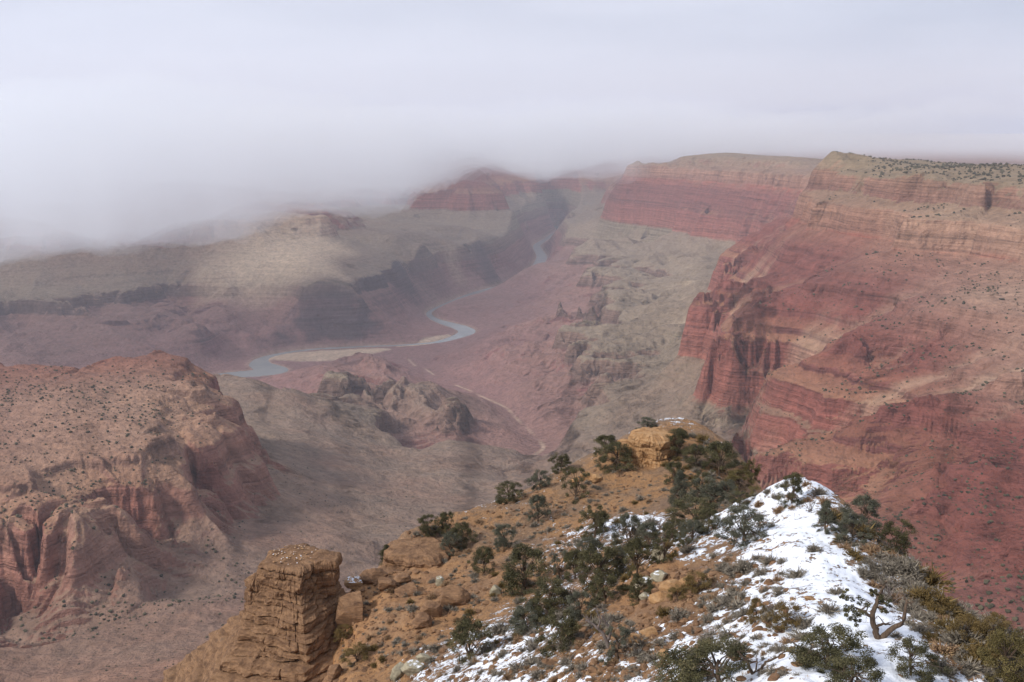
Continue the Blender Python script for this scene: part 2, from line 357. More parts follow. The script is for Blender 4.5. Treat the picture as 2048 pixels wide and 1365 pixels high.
for wl, am, oct_ in ((640, 30, 1), (250, 7, 2), (95, 1.5, 3)):
    zs_ = np.interp(rawd, TI, TS); gr = np.gradient(zs_, dl_, axis=1) / dist; ga = np.gradient(zs_, da_, axis=0) / dist
    kb = max(1, int(wl / 60))
    gx, gy = gr * sa + ga * ca, gr * ca - ga * sa
    e = gullies(X, Y, gx, gy, wl, 300 + oct_) * np.clip(np.hypot(gx, gy) / (.45 - .25 * low_) - .12, 0, 1.25) * far_ * (.1 + .9 * calm) * (1 - .5 * top_) * (1 - .55 * butte) * smooth(350, 900, dist)
    km = (.35 + .65 * mm) if oct_ == 1 else (.75 + .25 * mm); raw1 = raw1 + am * km * e; rawd = rawd + am * .8 * km * e; gul = gul + e * (.6, .3, .1)[oct_ - 1]
spn = gul
jx, jy = X * .83 + Y * .56, Y * .83 - X * .56
zs_ = np.interp(rawd, TI, TS); st_ = np.clip(np.hypot(np.gradient(zs_, dl_, axis=1) / dist, np.gradient(zs_, da_, axis=0) / dist) / .5 - .2, 0, 1) * mm * far_
raw1 = raw1 + st_ * (5.5 * blocks(jx, jy, 150, 501) + 2.8 * blocks(jx, jy, 55, 502) + 1.1 * blocks(jx, jy, 20, 503) * (dist < 4000))
Z = terr(raw1, mm) + dip(X, Y)
Z = Z + (1.6 * fbm(X, Y, 60, 3, 31, .55)) * smooth(300, 900, dist)
_q = dist[0] < 3600; _q = slice(0, int(_q.sum()))
Z[:, _q] += (.25 + .75 * mm[:, _q]) * 1.5 * fbm(X[:, _q], Y[:, _q], 24, 3, 35, .6, True) * (1 - smooth(2400, 3600, dist[:, _q])) * smooth(500, 900, dist[:, _q])
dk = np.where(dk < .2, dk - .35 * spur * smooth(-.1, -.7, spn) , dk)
# river and creek beds
near = (dist > 4500) & (dist < 17000)
cols = np.where(near[0])[0]; sl = slice(cols[0], cols[-1] + 1)
rd, rw = poly_dist(X[:, sl], Y[:, sl], RV)
bank = RIV_Z + 4 + np.maximum(rd - rw * .5, 0) * 0.10
flat = np.clip((rd - rw * .5) / 260, 0, 1)
zz = Z[:, sl]
bars = [[(528,719,30),(590,716,130),(660,712,150),(720,706,110),(775,701,30)], [(800,694,20),(840,690,60),(870,681,60),(897,673,15)]]
bar = np.zeros_like(zz)
for b in bars:
    bd, bw = poly_dist(X[:, sl], Y[:, sl], densify([(*at_z(px, py, RIV_Z)[:2], q) for px, py, q in b], 5))
    k = 1 - smooth(.8, 1.1, bd / (bw + 15 * fbm(X[:, sl], Y[:, sl], 120, 2, 99))); bar = np.maximum(bar, k)
    zz = zz * (1 - k) + (RIV_Z + 5) * k
zz = np.where(rd < rw * .5, RIV_Z - 6, np.maximum(np.where(flat < 1, bank * (1 - flat) + zz * flat, zz), RIV_Z + 3))
Z[:, sl] = zz
cd, cz = poly_dist(X[:, :sl.stop], Y[:, :sl.stop], CK)
f = np.clip((cd - 10) / 90, 0, 1)
Z[:, :sl.stop] = np.where((f < 1), np.minimum(Z[:, :sl.stop], cz * (1 - f) + Z[:, :sl.stop] * f), Z[:, :sl.stop])
wash = np.zeros_like(Z); wash[:, :sl.stop] = (1 - smooth(4, 11, cd)) * .8 * smooth(-.45, .1, fbm(X[:, :sl.stop], Y[:, :sl.stop], 300, 2, 123))
rv = np.zeros_like(Z); rv[:, sl] = np.maximum(bar, .35 - .35 * smooth(0, 40, np.abs(rd - rw * .5)))
for _ in range(2): _p = np.pad(Z, ((1, 1), (0, 0)), 'edge'); Z = .25 * _p[:-2] + .5 * _p[1:-1] + .25 * _p[2:]
# resample every column so that rows crowd where the slope is steep
dl = ld[1] - ld[0]
wgt = np.sqrt(dl ** 2 + (3.0 * np.diff(Z, axis=1) / dist[:, :-1]) ** 2)
wgt = np.minimum(wgt, 8 * dl) * np.where(dist[:, :-1] < 800, .25, np.where(dist[:, :-1] > 12500, .3, 1.0))
for _ in range(3):                                # blur across columns so that rows stay aligned
    cs = np.cumsum(np.pad(wgt, ((10, 10), (0, 0)), 'edge'), 0); wgt = (cs[19:19 + NA] - cs[:NA]) / 19
cum = np.c_[np.zeros(NA), np.cumsum(wgt, 1)]
LDN = np.empty((NA, NR)); 
for i in range(NA): LDN[i] = np.interp(np.linspace(0, cum[i, -1], NR), cum[i], ld)
idx = (LDN - L0) / dl; i0 = np.clip(idx.astype(int), 0, NF - 2); fr = idx - i0; rows = np.arange(NA)[:, None]
def rs(A): return A[rows, i0] * (1 - fr) + A[rows, i0 + 1] * fr
Zr = rs(Z); D = np.exp(LDN); Xr, Yr = np.sin(az)[:, None] * D, np.cos(az)[:, None] * D

m = Mat('canyon_rock', 0.95)
pos = m.pos
strat = m.attr('strat'); tal = m.attr('talus')
wob = m.math('MULTIPLY', m.math('SUBTRACT', m.noise(pos, 0.004, 5), 0.5), 60.0)
s01 = m.math('DIVIDE', m.math('ADD', m.math('ADD', strat, wob), 1500.0), 1400.0)     # 0 at -1500, 1 at -100
def S(z): return (z + 1500) / 1400
cliff = m.ramp(s01, [(S(-1480), rgb3(112,72,74)), (S(-1300), rgb3(120,74,76)), (S(-1100), rgb3(124,80,76)), (S(-1082), rgb3(100,78,70)), (S(-1000), rgb3(122,98,84)), (S(-985), rgb3(124,112,92)), (S(-815), rgb3(128,116,96)),
     (S(-795), rgb3(146,84,70)), (S(-630), rgb3(138,76,66)), (S(-600), rgb3(112,62,56)), (S(-520), rgb3(124,67,60)), (S(-430), rgb3(118,65,58)), (S(-370), rgb3(150,84,68)), (S(-355), rgb3(146,102,84)), (S(-275), rgb3(158,118,96)), (S(-240), rgb3(128,88,76)), (S(-170), rgb3(150,112,92)), (S(-110), rgb3(170,140,112))])
slope = m.ramp(s01, [(S(-1480), rgb3(142,112,100)), (S(-1400), rgb3(136,102,96)), (S(-1250), rgb3(132,98,92)), (S(-1100), rgb3(134,102,92)), (S(-1000), rgb3(132,116,98)), (S(-830), rgb3(134,116,98)), (S(-740), rgb3(136,108,92)),
     (S(-630), rgb3(150,108,84)), (S(-540), rgb3(124,74,64)), (S(-440), rgb3(122,76,68)), (S(-360), rgb3(138,96,80)), (S(-260), rgb3(142,112,92)), (S(-170), rgb3(138,118,96)), (S(-110), rgb3(136,118,94))])
geo = m.n('ShaderNodeNewGeometry'); sep = m.n('ShaderNodeSeparateXYZ', {0: geo.outputs['Normal']})
flatness = m.step(m.math('ADD', sep.outputs['Z'], m.math('MULTIPLY', m.math('SUBTRACT', m.noise(pos, 0.02, 4), 0.5), 0.25)), 0.52, 0.78)
c = m.mix(flatness, m.mix(.22, cliff, rgb(118,98,88)), slope)
c = m.mix(m.math('MULTIPLY', tal, 0.75), c, m.ramp(m.noise(pos, 0.006, 6, .6), [(.3, rgb3(126,108,96)), (.5, rgb3(132,108,94)), (.7, rgb3(140,108,92))]))
c = m.mix(m.math('MULTIPLY', m.attr('lava_shade'), -0.85, True), c, rgb(204,180,152))  # below zero: tan rock, brightened to stand in for sunlight on left slopes
dk_ = m.math('MULTIPLY', m.math('MAXIMUM', m.attr('lava_shade'), 0.0), m.math('SUBTRACT', 1.0, m.math('MULTIPLY', flatness, 0.7)))
c = m.mix(dk_, c, rgb(72,62,64))  # dark basalt, and the painted cloud shadow of the left valley
c = m.mix(m.attr('wash'), c, rgb(176,150,128))
c = m.mix(m.attr('bank'), c, rgb(180,156,134))
beds = m.noise(m.scaled(pos, .0012, .0012, .07), 1.0, 5, .65)
beds2 = m.noise(m.scaled(pos, .004, .004, .25), 1.0, 3, .6)
streak = m.noise(m.scaled(pos, .045, .045, .004), 1.0, 4, .6)
mot = m.noise(pos, 0.03, 8, .65)
val = m.math('ADD', m.math('MULTIPLY', m.math('SUBTRACT', beds, .5), 1.9), m.math('MULTIPLY', m.math('SUBTRACT', beds2, .5), 1.2))
val = m.math('MULTIPLY', val, m.math('SUBTRACT', 1.0, m.math('MULTIPLY', m.math('MAXIMUM', flatness, tal), 0.7)))
val = m.math('ADD', val, m.math('MULTIPLY', m.math('SUBTRACT', streak, .5), .8))
val = m.math('ADD', val, m.math('MULTIPLY', m.math('SUBTRACT', mot, .5), 1.0))
gain = m.math('ADD', val, 1.0)
c = m.mix(1.0, c, m.n('ShaderNodeCombineColor', {0: gain, 1: gain, 2: gain}).outputs[0], 'MULTIPLY')
vor = m.n('ShaderNodeTexVoronoi', {'Vector': pos, 'Scale': .085, 'Randomness': 1.0})
dots = m.math('MULTIPLY', m.math('SUBTRACT', 1.0, m.step(vor.outputs['Distance'], .12, .26)), m.step(m.noise(pos, .008, 4), .42, .6))
c = m.mix(m.math('MULTIPLY', dots, m.math('MULTIPLY', flatness, .75)), c, rgb(72,66,52))
m.col(c)
m.bump(m.math('ADD', m.noise(pos, 0.05, 7, .6), m.math('MULTIPLY', beds, .6)), 22.0, 0.9)
V = np.stack([Xr, Yr, Zr], -1).reshape(-1, 3)
link('terrain', quick_mesh('terrain', V, quads=grid_quads(NA, NR)[:, ::-1], mat=m.m, attrs={'strat': Zr - dip(Xr, Yr), 'talus': 1 - rs(mm), 'lava_shade': rs(dk), 'wash': rs(wash), 'bank': rs(rv)}), kind='structure')
def canyon_z(x, y):                               # height of the canyon sheet, for placing scrub
    a = (np.arctan2(x, y) - AZ0) / (AZ1 - AZ0) * (NA - 1); l = (np.log(np.hypot(x, y)) - L0) / dl
    i, j = np.clip(a.astype(int), 0, NA - 2), np.clip(l.astype(int), 0, NF - 2); fa, fl = a - i, l - j
    return (Z[i, j] * (1 - fa) + Z[i + 1, j] * fa) * (1 - fl) + (Z[i, j + 1] * (1 - fa) + Z[i + 1, j + 1] * fa) * fl

# the river
rm = Mat('river_water', 0.25); rm.b.inputs['Specular IOR Level'].default_value = 0.5
rm.col(rm.ramp(rm.noise(rm.pos, .01, 3), [(.3, rgb3(124,130,130)), (.7, rgb3(140,142,140))])); rm.bump(rm.noise(rm.pos, .3, 3), .3, .3)
x0, x1, y0, y1 = RV[:, 0].min() - 250, RV[:, 0].max() + 250, RV[:, 1].min() - 250, RV[:, 1].max() + 200
link('river', quick_mesh('river', [(x0, y0, RIV_Z), (x1, y0, RIV_Z), (x1, y1, RIV_Z), (x0, y1, RIV_Z)], faces=[(0, 1, 2, 3)], mat=rm.m), kind='structure')

# ------------------------------------------------------------------ haze and fog
def volume(name, dens, col, aniso=0.0):
    mt = bpy.data.materials.new(name); mt.use_nodes = True; t = mt.node_tree; t.nodes.clear()
    o = t.nodes.new('ShaderNodeOutputMaterial'); v = t.nodes.new('ShaderNodeVolumePrincipled')
    v.inputs['Density'].default_value = dens; v.inputs['Color'].default_value = (*col, 1); v.inputs['Anisotropy'].default_value = aniso
    t.links.new(v.outputs[0], o.inputs['Volume']); return mt
HX, HY0, HY1, HZ0, HZ1 = 36000, -60, 47000, -1700, 1560
bx = [(x, y, zq) for x in (-HX, HX) for y in (HY0, HY1) for zq in (HZ0, HZ1)]
bf = [(0,1,3,2),(4,6,7,5),(0,4,5,1),(2,3,7,6),(0,2,6,4),(1,5,7,3)]
link('haze', quick_mesh('haze', bx, faces=bf, smooth_shade=False, mat=volume('haze_air', 2.7e-5, (.86, .885, 1.0))), kind='stuff')
FPX = [-700,  0, 200, 400, 600, 800, 870, 950, 1050, 1120, 1200, 1300, 1500, 1700, 2000]
FTH = [6.6, 6.3, 6.2, 4.9, 4.8, 4.1, 2.7, 1.8, 2.9, 3.3, 2.7, 1.45, 0.95, 0.7, .5]
FD0 = [4800, 5000, 5000, 5300, 5800, 6800, 8200, 10500, 10300, 9700, 8800, 10600, 10600, 11500, 14000]
FLN = [15000, 15000, 15000, 15000, 15000, 15000, 15000, 15000, 15000, 15000, 14000, 9000, 6000, 2500, 5]
na, nd = 160, 60
pxs = np.linspace(-700, 2150, na); faz = np.arctan((pxs - 1024) / F / cp)
th = np.radians(np.interp(pxs, FPX, FTH)); d0 = np.interp(pxs, FPX, FD0); ln = np.interp(pxs, FPX, FLN)
for a in (th, d0, ln): a[:] = np.convolve(np.pad(a, 5, 'edge'), np.ones(11) / 11, 'valid')
tt = np.linspace(0, 1, nd)[None] ** 1.5
dd = d0[:, None] + 900 * fbm(faz * 9, faz * 0, 1, 3, 5)[:, None] + ln[:, None] * tt
fx, fy = np.sin(faz)[:, None] * dd, np.cos(faz)[:, None] * dd
zb = -np.tan(th)[:, None] * (d0[:, None] + 1050) + 190 * fbm(fx, fy, 1700, 5, 40, .55)
zt = 210 * np.sqrt(tt) + 40 + 260 * fbm(fx, fy, 2600, 5, 60, .55)
top = np.stack([fx, fy, zt], -1).reshape(-1, 3); bot = np.stack([fx, fy, zb], -1).reshape(-1, 3)
q = grid_quads(na, nd); N = na * nd
rim = np.r_[np.arange(nd), np.arange(1, na) * nd + nd - 1, (na - 1) * nd + np.arange(nd - 2, -1, -1), np.arange(na - 2, 0, -1) * nd]
side = np.c_[rim, np.roll(rim, -1), np.roll(rim, -1) + N, rim + N]
fq = np.concatenate([q[:, ::-1], q + N, side])
fog = link('fog_bank', quick_mesh('fog_bank', np.concatenate([top, bot]), quads=fq, mat=volume('fog', 1 / 1500, (.95, .972, 1))), kind='stuff',
     label='pale grey fog bank hanging low over the left of the canyon', cat='fog')

fa = np.linspace(R(-34), R(34), 60); dn, df = 13500 + 900 * fbm(fa * 6, fa * 0, 1, 3, 8), np.full(60, 44000.)
ring = [np.c_[np.sin(fa) * d, np.cos(fa) * d, h] for d, h in ((dn, -620 + 0 * fa), (dn + 2500, -130 + 60 * fbm(fa * 9, fa * 0 + 3, 1, 3, 9)), (df, -230 + 0 * fa), (df, -620 + 0 * fa))]
V = np.stack(ring, 1).reshape(-1, 3); q = grid_quads(60, 4, True)
mist = link('distant_mist', quick_mesh('distant_mist', V, faces=[tuple(int(k) for k in r) for r in q] + [(0, 1, 2, 3), (239, 238, 237, 236)], smooth_shade=False, mat=volume('mist', 1 / 5200, (.96, .98, 1))), kind='stuff', label='thin bluish mist over the plain on the horizon', cat='mist')
import bmesh
for o in (fog, mist):
    bm = bmesh.new(); bm.from_mesh(o.data); bmesh.ops.recalc_face_normals(bm, faces=bm.faces[:]); bm.to_mesh(o.data); bm.free()

ua = np.linspace(R(-34), R(34), 90); ur = np.linspace(0, 1, 24)[None]
u0 = (7200 + 3500 * smooth(R(0), R(22), ua) + 900 * fbm(ua * 7, ua * 0, 1, 3, 15))[:, None]; ud = u0 * (1 - ur) + 30000 * ur; ux, uy = np.sin(ua)[:, None] * ud, np.cos(ua)[:, None] * ud
ub = 150 + 330 * fbm(ux, uy, 4200, 4, 31) + 160 * smooth(R(2), R(14), ua)[:, None]; ut = 1400 + 100 * fbm(ux, uy, 4000, 2, 32) + 0 * ub; N2 = ub.size
V = np.concatenate([np.stack([ux, uy, ut], -1).reshape(-1, 3), np.stack([ux, uy, ub], -1).reshape(-1, 3)]); q = grid_quads(90, 24)
rim = np.r_[np.arange(24), np.arange(1, 90) * 24 + 23, 89 * 24 + np.arange(22, -1, -1), np.arange(88, 0, -1) * 24]
link('low_cloud', quick_mesh('low_cloud', V, quads=np.concatenate([q[:, ::-1], q + N2, np.c_[rim, np.roll(rim, -1), np.roll(rim, -1) + N2, rim + N2]]), mat=volume('cloud', 1 / 15000, (.95, .97, 1))), kind='stuff', label='soft grey cloud layer merging with the overcast above the canyon rims', cat='cloud')

# ------------------------------------------------------------------ the near ridge
FP = []
def K(px, py, d, snow=0.0, rock=0.0): p = at_d(px, py, d); FP.append((p[0], p[1], p[2], snow, rock))
for q in [(1290,850,172,.35),(1350,842,180,.6),(1420,862,176,.15),(1468,893,168,.1),(1478,958,160,.1),(1300,925,161,0),(1300,945,157,-.3),(1255,900,163,0),(1240,892,166,.1),(1180,935,165,.15),
          (1120,946,165,.2),(1060,982,162,.2),(1000,1008,158,.3),(950,1018,155,.3),(870,1040,148,.3),(805,1062,141,.2),
          (1250,992,148,-.3),(1150,1032,143,.12),(1050,1082,137,.12),(950,1122,130,-.2),(890,1085,139,-.3),(880,1140,132,-.4,.6),(795,1142,135,-.3,.8),
          (1335,1000,140,-.4),(1270,1030,131,.75),(1310,1045,127,.75),(1400,1020,128,-.1),(1430,960,150,-.3),(1520,1000,131,0),
          (1300,1075,118,.45),(1200,1115,112,.34),(1100,1172,108,.28),(1000,1232,102,.3),(900,1292,96,.45),(850,1365,88,.5),(750,1240,110,-.5,.6),(700,1330,103,-.4,.7),(660,1235,122,-.3,.8),(720,1172,130,-.2,.8),(820,1200,120,-.4,.6),(900,1190,117,-.3,.5),
          (590,1450,112,-.6,.8),(480,1470,112,-.6,.8),(640,1360,115,-.6,.8),(560,1330,126,-.6,.8),
          (1600,957,100,.8),(1560,1002,94,.9),(1580,1062,84,.95),(1640,1122,74,.85),(1700,1192,66,.85),(1760,1272,58,.95),(1830,1365,50,.9),
          (1490,1052,92,.68),(1440,1105,86,.4),(1380,1120,86,.62),(1300,1150,85,-.3,.9),(1200,1202,92,.25,.3),(1100,1285,78,.62),(1000,1365,72,.64),(1250,1290,67,.36,.3),(1300,1365,58,.55),(1450,1200,71,.55),(1450,1300,58,.78),(1600,1200,63,.72),(1600,1365,48,.9),(1520,1150,75,.68),(1400,1240,68,.4,.2),
          (1345,1190,76,-.2,.6),(1150,1240,85,.66),(1050,1320,76,.64),
          (1690,1002,97,.35),(1755,1062,90,.3),(1820,1110,82,.1),(1900,1195,72,.1),(2000,1268,62,.05),(2060,1300,58,.0),(1900,1270,66,.2),(2000,1345,57,.05),(1750,1180,72,.6),(1860,1290,59,.6)]: K(*q)
for px, py, d in [(1600,1090,112),(1660,1120,112),(1750,1180,107),(1850,1270,98),(1950,1340,88),(2048,1430,80),(1550,1040,118),(1500,1010,126),
                  (1300,880,200),(1420,960,200),(1500,1040,190),(1200,1010,190),(1100,1060,190),(1000,1120,185),(900,1160,175),(800,1190,168),(760,1180,150),(700,1260,150),(600,1420,140),(500,1450,140),
                  (400,1520,125),(400,1520,108),(300,1560,110),(0,1700,110),(450,1500,95),(550,1480,90),(700,1450,85),
                  (1600,1150,160),(1750,1300,160),(1900,1400,140),(2048,1500,120),(2200,1600,100),(2300,1500,60),(2400,1900,90)]: K(px, py, d)
for px in (-200, 400, 1000, 1500, 2048, 2500):
    for d, zz in ((300, -330), (240, -270), (3, -3.4), (10, -10.5), (24, -21.5)): K(px, 1200, d); FP[-1] = FP[-1][:2] + (zz - (8 if px < 500 and 5 < d < 100 else 0),) + ((.6, 0) if d < 60 else (0, 0.4))
for px, zz in ((1000, -36), (1500, -25.5), (2048, -27), (600, -42), (0, -60)): K(px, 1200, 40, .8 if px > 1400 else .3); FP[-1] = FP[-1][:2] + (zz,) + FP[-1][3:]
FP = np.array(FP)
GA0, GA1, GL0, GL1 = R(-34), R(36), math.log(2.5), math.log(310)
ff = Field(RBF(FP[:, :2], FP[:, 2:], 1e-3), GA0, GA1, GL0, GL1, 260, 360, 1)
def fg(x, y, full=False):
    x = np.asarray(x, float); y = np.asarray(y, float)
    a, l = np.arctan2(x, y), np.log(np.hypot(x, y))
    g = ff(a, l); zz, snow, rock = g[..., 0].astype(float), g[..., 1], np.clip(g[..., 2], 0, 1)
    zz = zz + .55 * fbm(x, y, 14, 3, 201, .5, True) * smooth(6, 30, np.hypot(x, y)) + .16 * fbm(x, y, 2.2, 3, 211, .6)
    # ledges where bedrock crops out
    st = 1.5; t = (zz + .5 * perlin(x / 9, y / 9, 220)) / st; fl = np.floor(t); fr_ = t - fl
    led = (fl + smooth(.0, .28, fr_) * .8 + fr_ * .2) * st - .5 * perlin(x / 9, y / 9, 220)
    zz = zz * (1 - .85 * rock) + led * .85 * rock + rock * .35 * fbm(x, y, 4, 3, 231, .55, True)
    return (zz, snow, rock) if full else zz
na, nf, nr = 900, 1500, 900
az = np.linspace(GA0, GA1, na); ld = np.linspace(GL0, GL1, nf); dlf = ld[1] - ld[0]
x, y = np.sin(az)[:, None] * np.exp(ld), np.cos(az)[:, None] * np.exp(ld)
fz, fsnow, frock = fg(x, y, True)
wg = np.minimum(np.sqrt(dlf ** 2 + (1.2 * np.diff(fz, axis=1) / np.exp(ld)[None, :-1]) ** 2), 8 * dlf)
wg = wg * np.where(np.exp(ld[:-1]) < 36, .25, 1.0)[None]
for _ in range(3):
    cs = np.cumsum(np.pad(wg, ((41, 41), (0, 0)), 'edge'), 0); wg = (cs[81:81 + na] - cs[:na]) / 81
cum = np.c_[np.zeros(na), np.cumsum(wg, 1)]; ln_ = np.empty((na, nr))
for i in range(na): ln_[i] = np.interp(np.linspace(0, cum[i, -1], nr), cum[i], ld)
D = np.exp(ln_); x, y = np.sin(az)[:, None] * D, np.cos(az)[:, None] * D
zz, fsnow, frock = fg(x, y, True)
fsnow = fsnow + .30 * fbm(x, y * 1.35, 1.7, 4, 401, .65)
zz = zz + .11 * smooth(.42, .66, fsnow) * (1 - .6 * frock)
m = Mat('ridge_soil', 0.95); pos = m.pos
n_a, n_b, n_c = m.noise(pos, .12, 6, .6), m.noise(pos, 1.1, 6, .65), m.noise(pos, 5.0, 4, .7)
geo = m.n('ShaderNodeNewGeometry'); nzs = m.n('ShaderNodeSeparateXYZ', {0: geo.outputs['Normal']}).outputs['Z']
soil = m.ramp(n_a, [(.3, rgb3(134,100,70)), (.44, rgb3(150,114,80)), (.54, rgb3(132,106,84)), (.7, rgb3(110,90,76))])
soil = m.mix(m.step(n_b, .50, .62), soil, rgb(112,90,72)); soil = m.mix(m.step(n_c, .56, .7), soil, rgb(190,156,114)); soil = m.mix(m.step(n_c, .44, .32), soil, rgb(92,74,58))
rockc = m.ramp(m.noise(m.scaled(pos, .35, .35, 1.6), 1.0, 6, .65), [(.25, rgb3(112,82,62)), (.45, rgb3(160,116,78)), (.6, rgb3(176,134,94)), (.8, rgb3(138,112,90))])
c = m.mix(m.math('MAXIMUM', m.math('MULTIPLY', m.attr('rock'), .8), m.step(nzs, .62, .42)), soil, rockc)
sn = m.math('ADD', m.attr('snow'), m.math('ADD', m.math('MULTIPLY', m.math('SUBTRACT', m.noise(pos, 3.0, 5, .75), .5), 2.0), m.math('MULTIPLY', m.math('SUBTRACT', m.noise(m.scaled(pos, 1, 1, 1.6), .8, 3, .6), .5), .7)))
sn = m.math('SUBTRACT', sn, m.math('MULTIPLY', m.step(nzs, .62, .35), .6))
snow = m.step(sn, .50, .59)
c = m.mix(snow, c, (.78, .81, .87, 1))
m.col(c); m.b.inputs['Roughness'].default_value = .85
m.bump(m.math('ADD', m.math('MULTIPLY', m.math('ADD', n_b, m.math('MULTIPLY', n_c, .35)), m.math('SUBTRACT', 1.0, m.math('MULTIPLY', snow, .7))), m.math('MULTIPLY', snow, .12)), .5, .9)
link('ridge', quick_mesh('ridge', np.stack([x, y, zz], -1).reshape(-1, 3), quads=grid_quads(na, nr)[:, ::-1], mat=m.m, attrs={'snow': fsnow, 'rock': frock}), kind='structure')
_ds = np.exp(np.linspace(math.log(30), math.log(300), 1500))
def ground(px, py):                               # first point of the ridge along the ray of a photo pixel
    d = ray(px, py); h = math.hypot(d[0], d[1]); k = _ds / h
    g = fg(d[0] * k, d[1] * k) - d[2] * k
    i = np.argmax(g > 0) if (g > 0).any() else len(k) - 1
    t = k[i]; return Vector((d[0] * t, d[1] * t, float(fg(d[0] * t, d[1] * t)))), t

# ------------------------------------------------------------------ plants: meshes
def tube(pts, rad, ns=6):
    pts = np.asarray(pts, float); rad = np.asarray(rad, float); n = len(pts)
    tg = np.gradient(pts, axis=0); tg /= np.linalg.norm(tg, axis=1)[:, None] + 1e-9
    up = np.where(np.abs(tg[:, 2:3]) > .9, [[1., 0, 0]], [[0, 0, 1.]]); a = np.cross(tg, up); a /= np.linalg.norm(a, axis=1)[:, None] + 1e-9; b = np.cross(tg, a)
    th = np.arange(ns) * 2 * np.pi / ns
    V = (pts[:, None] + rad[:, None, None] * (np.cos(th)[None, :, None] * a[:, None] + np.sin(th)[None, :, None] * b[:, None])).reshape(-1, 3)
    return V, grid_quads(n, ns, True)
def join(parts):
    V, Q, o = [], [], 0
    for v, q in parts: V.append(v); Q.append(q + o); o += len(v)
    return np.concatenate(V), np.concatenate(Q)
def wander(rng, p, d, length, r0, r1, n=6, wob=.25, lift=0.0):
    pts = [np.array(p, float)]; d = np.array(d, float); d /= np.linalg.norm(d)
    for _ in range(n):
        d = d + rng.normal(0, wob, 3) + np.array([0, 0, lift]); d /= np.linalg.norm(d); pts.append(pts[-1] + d * length / n)
    return np.array(pts), np.linspace(r0, r1, n + 1), d
def branches(rng, p, d, length, r, depth, out, split=3, wob=.25, lift=0.0, shrink=.68):
    pts, rad, dd = wander(rng, p, d, length, r, r * .55, 5, wob, lift); out.append(tube(pts, rad, 5 if depth else 4))
    if depth <= 0: return
    for k in range(split):
        i = rng.integers(2, 6); nd = dd + rng.normal(0, .75, 3); branches(rng, pts[i], nd, length * shrink * rng.uniform(.7, 1.15), rad[i] * .7, depth - 1, out, split, wob, lift, shrink)
def leaves(rng, cen, rad, n, size, flat=.75, outward=.5):
    """n leaf sprays scattered through each clump; returns quads and a tone per vertex"""
    k = len(cen); c = np.repeat(cen, n, 0); r = np.repeat(rad, n)[:, None]
    d = rng.normal(0, 1, (k * n, 3)); d /= np.linalg.norm(d, axis=1)[:, None]
    p = c + d * r * (rng.random((k * n, 1)) ** .45) * [1, 1, flat]
    nr_ = d * outward + rng.normal(0, .6, d.shape) + [0, 0, .25]; nr_ /= np.linalg.norm(nr_, axis=1)[:, None]
    a = np.cross(nr_, rng.normal(0, 1, d.shape)); a /= np.linalg.norm(a, axis=1)[:, None] + 1e-9; b = np.cross(nr_, a)
    s = (size * rng.uniform(.5, 1.3, (k * n, 1))); s2 = s * rng.uniform(.35, .7, (k * n, 1))
    V = np.stack([p - a * s - b * s2 * .3, p + b * s2, p + a * s + b * s2 * .2, p - b * s2], 1).reshape(-1, 3)
    tone = np.repeat(np.repeat(rng.random(k), n) * .6 + rng.random(k * n) * .4, 4)
    return V, np.arange(k * n * 4).reshape(-1, 4), tone
def foliage_mat(name, stops, rough=.8):
    m = Mat(name, rough); m.col(m.ramp(m.attr('tone'), stops)); return m.m
M_JUN = foliage_mat('juniper_green', [(0, rgb3(54,52,36)), (.5, rgb3(76,73,50)), (.85, rgb3(96,90,62)), (1, rgb3(112,100,72))])
M_JUN2 = foliage_mat('juniper_yellow_green', [(0, rgb3(66,58,36)), (.5, rgb3(90,80,48)), (1, rgb3(114,102,64))])
M_JUN3 = foliage_mat('juniper_grey_green', [(0, rgb3(60,60,50)), (.5, rgb3(84,84,70)), (1, rgb3(106,104,88))])
M_OLV = foliage_mat('olive_brown', [(0, rgb3(74,62,38)), (.5, rgb3(104,86,52)), (1, rgb3(124,104,66))])
M_SAGE = foliage_mat('sage_grey', [(0, rgb3(92,84,76)), (.5, rgb3(124,116,104)), (1, rgb3(150,140,124))])
M_DRY = foliage_mat('dry_brown', [(0, rgb3(104,80,62)), (.5, rgb3(140,112,86)), (1, rgb3(172,146,112))])
def wood(name, a, b):
    m = Mat(name, .9); m.col(m.ramp(m.noise(m.scaled(m.n('ShaderNodeTexCoord').outputs['Object'], 6, 6, 1.2), 2.0, 4), [(.3, a), (.7, b)])); return m.m
M_BARK = wood('bark', rgb3(70,56,46), rgb3(104,88,74)); M_DEAD = wood('dead_wood', rgb3(120,104,94), rgb3(172,160,150)); M_TWIG = wood('grey_twigs', rgb3(86,76,72), rgb3(128,116,110))

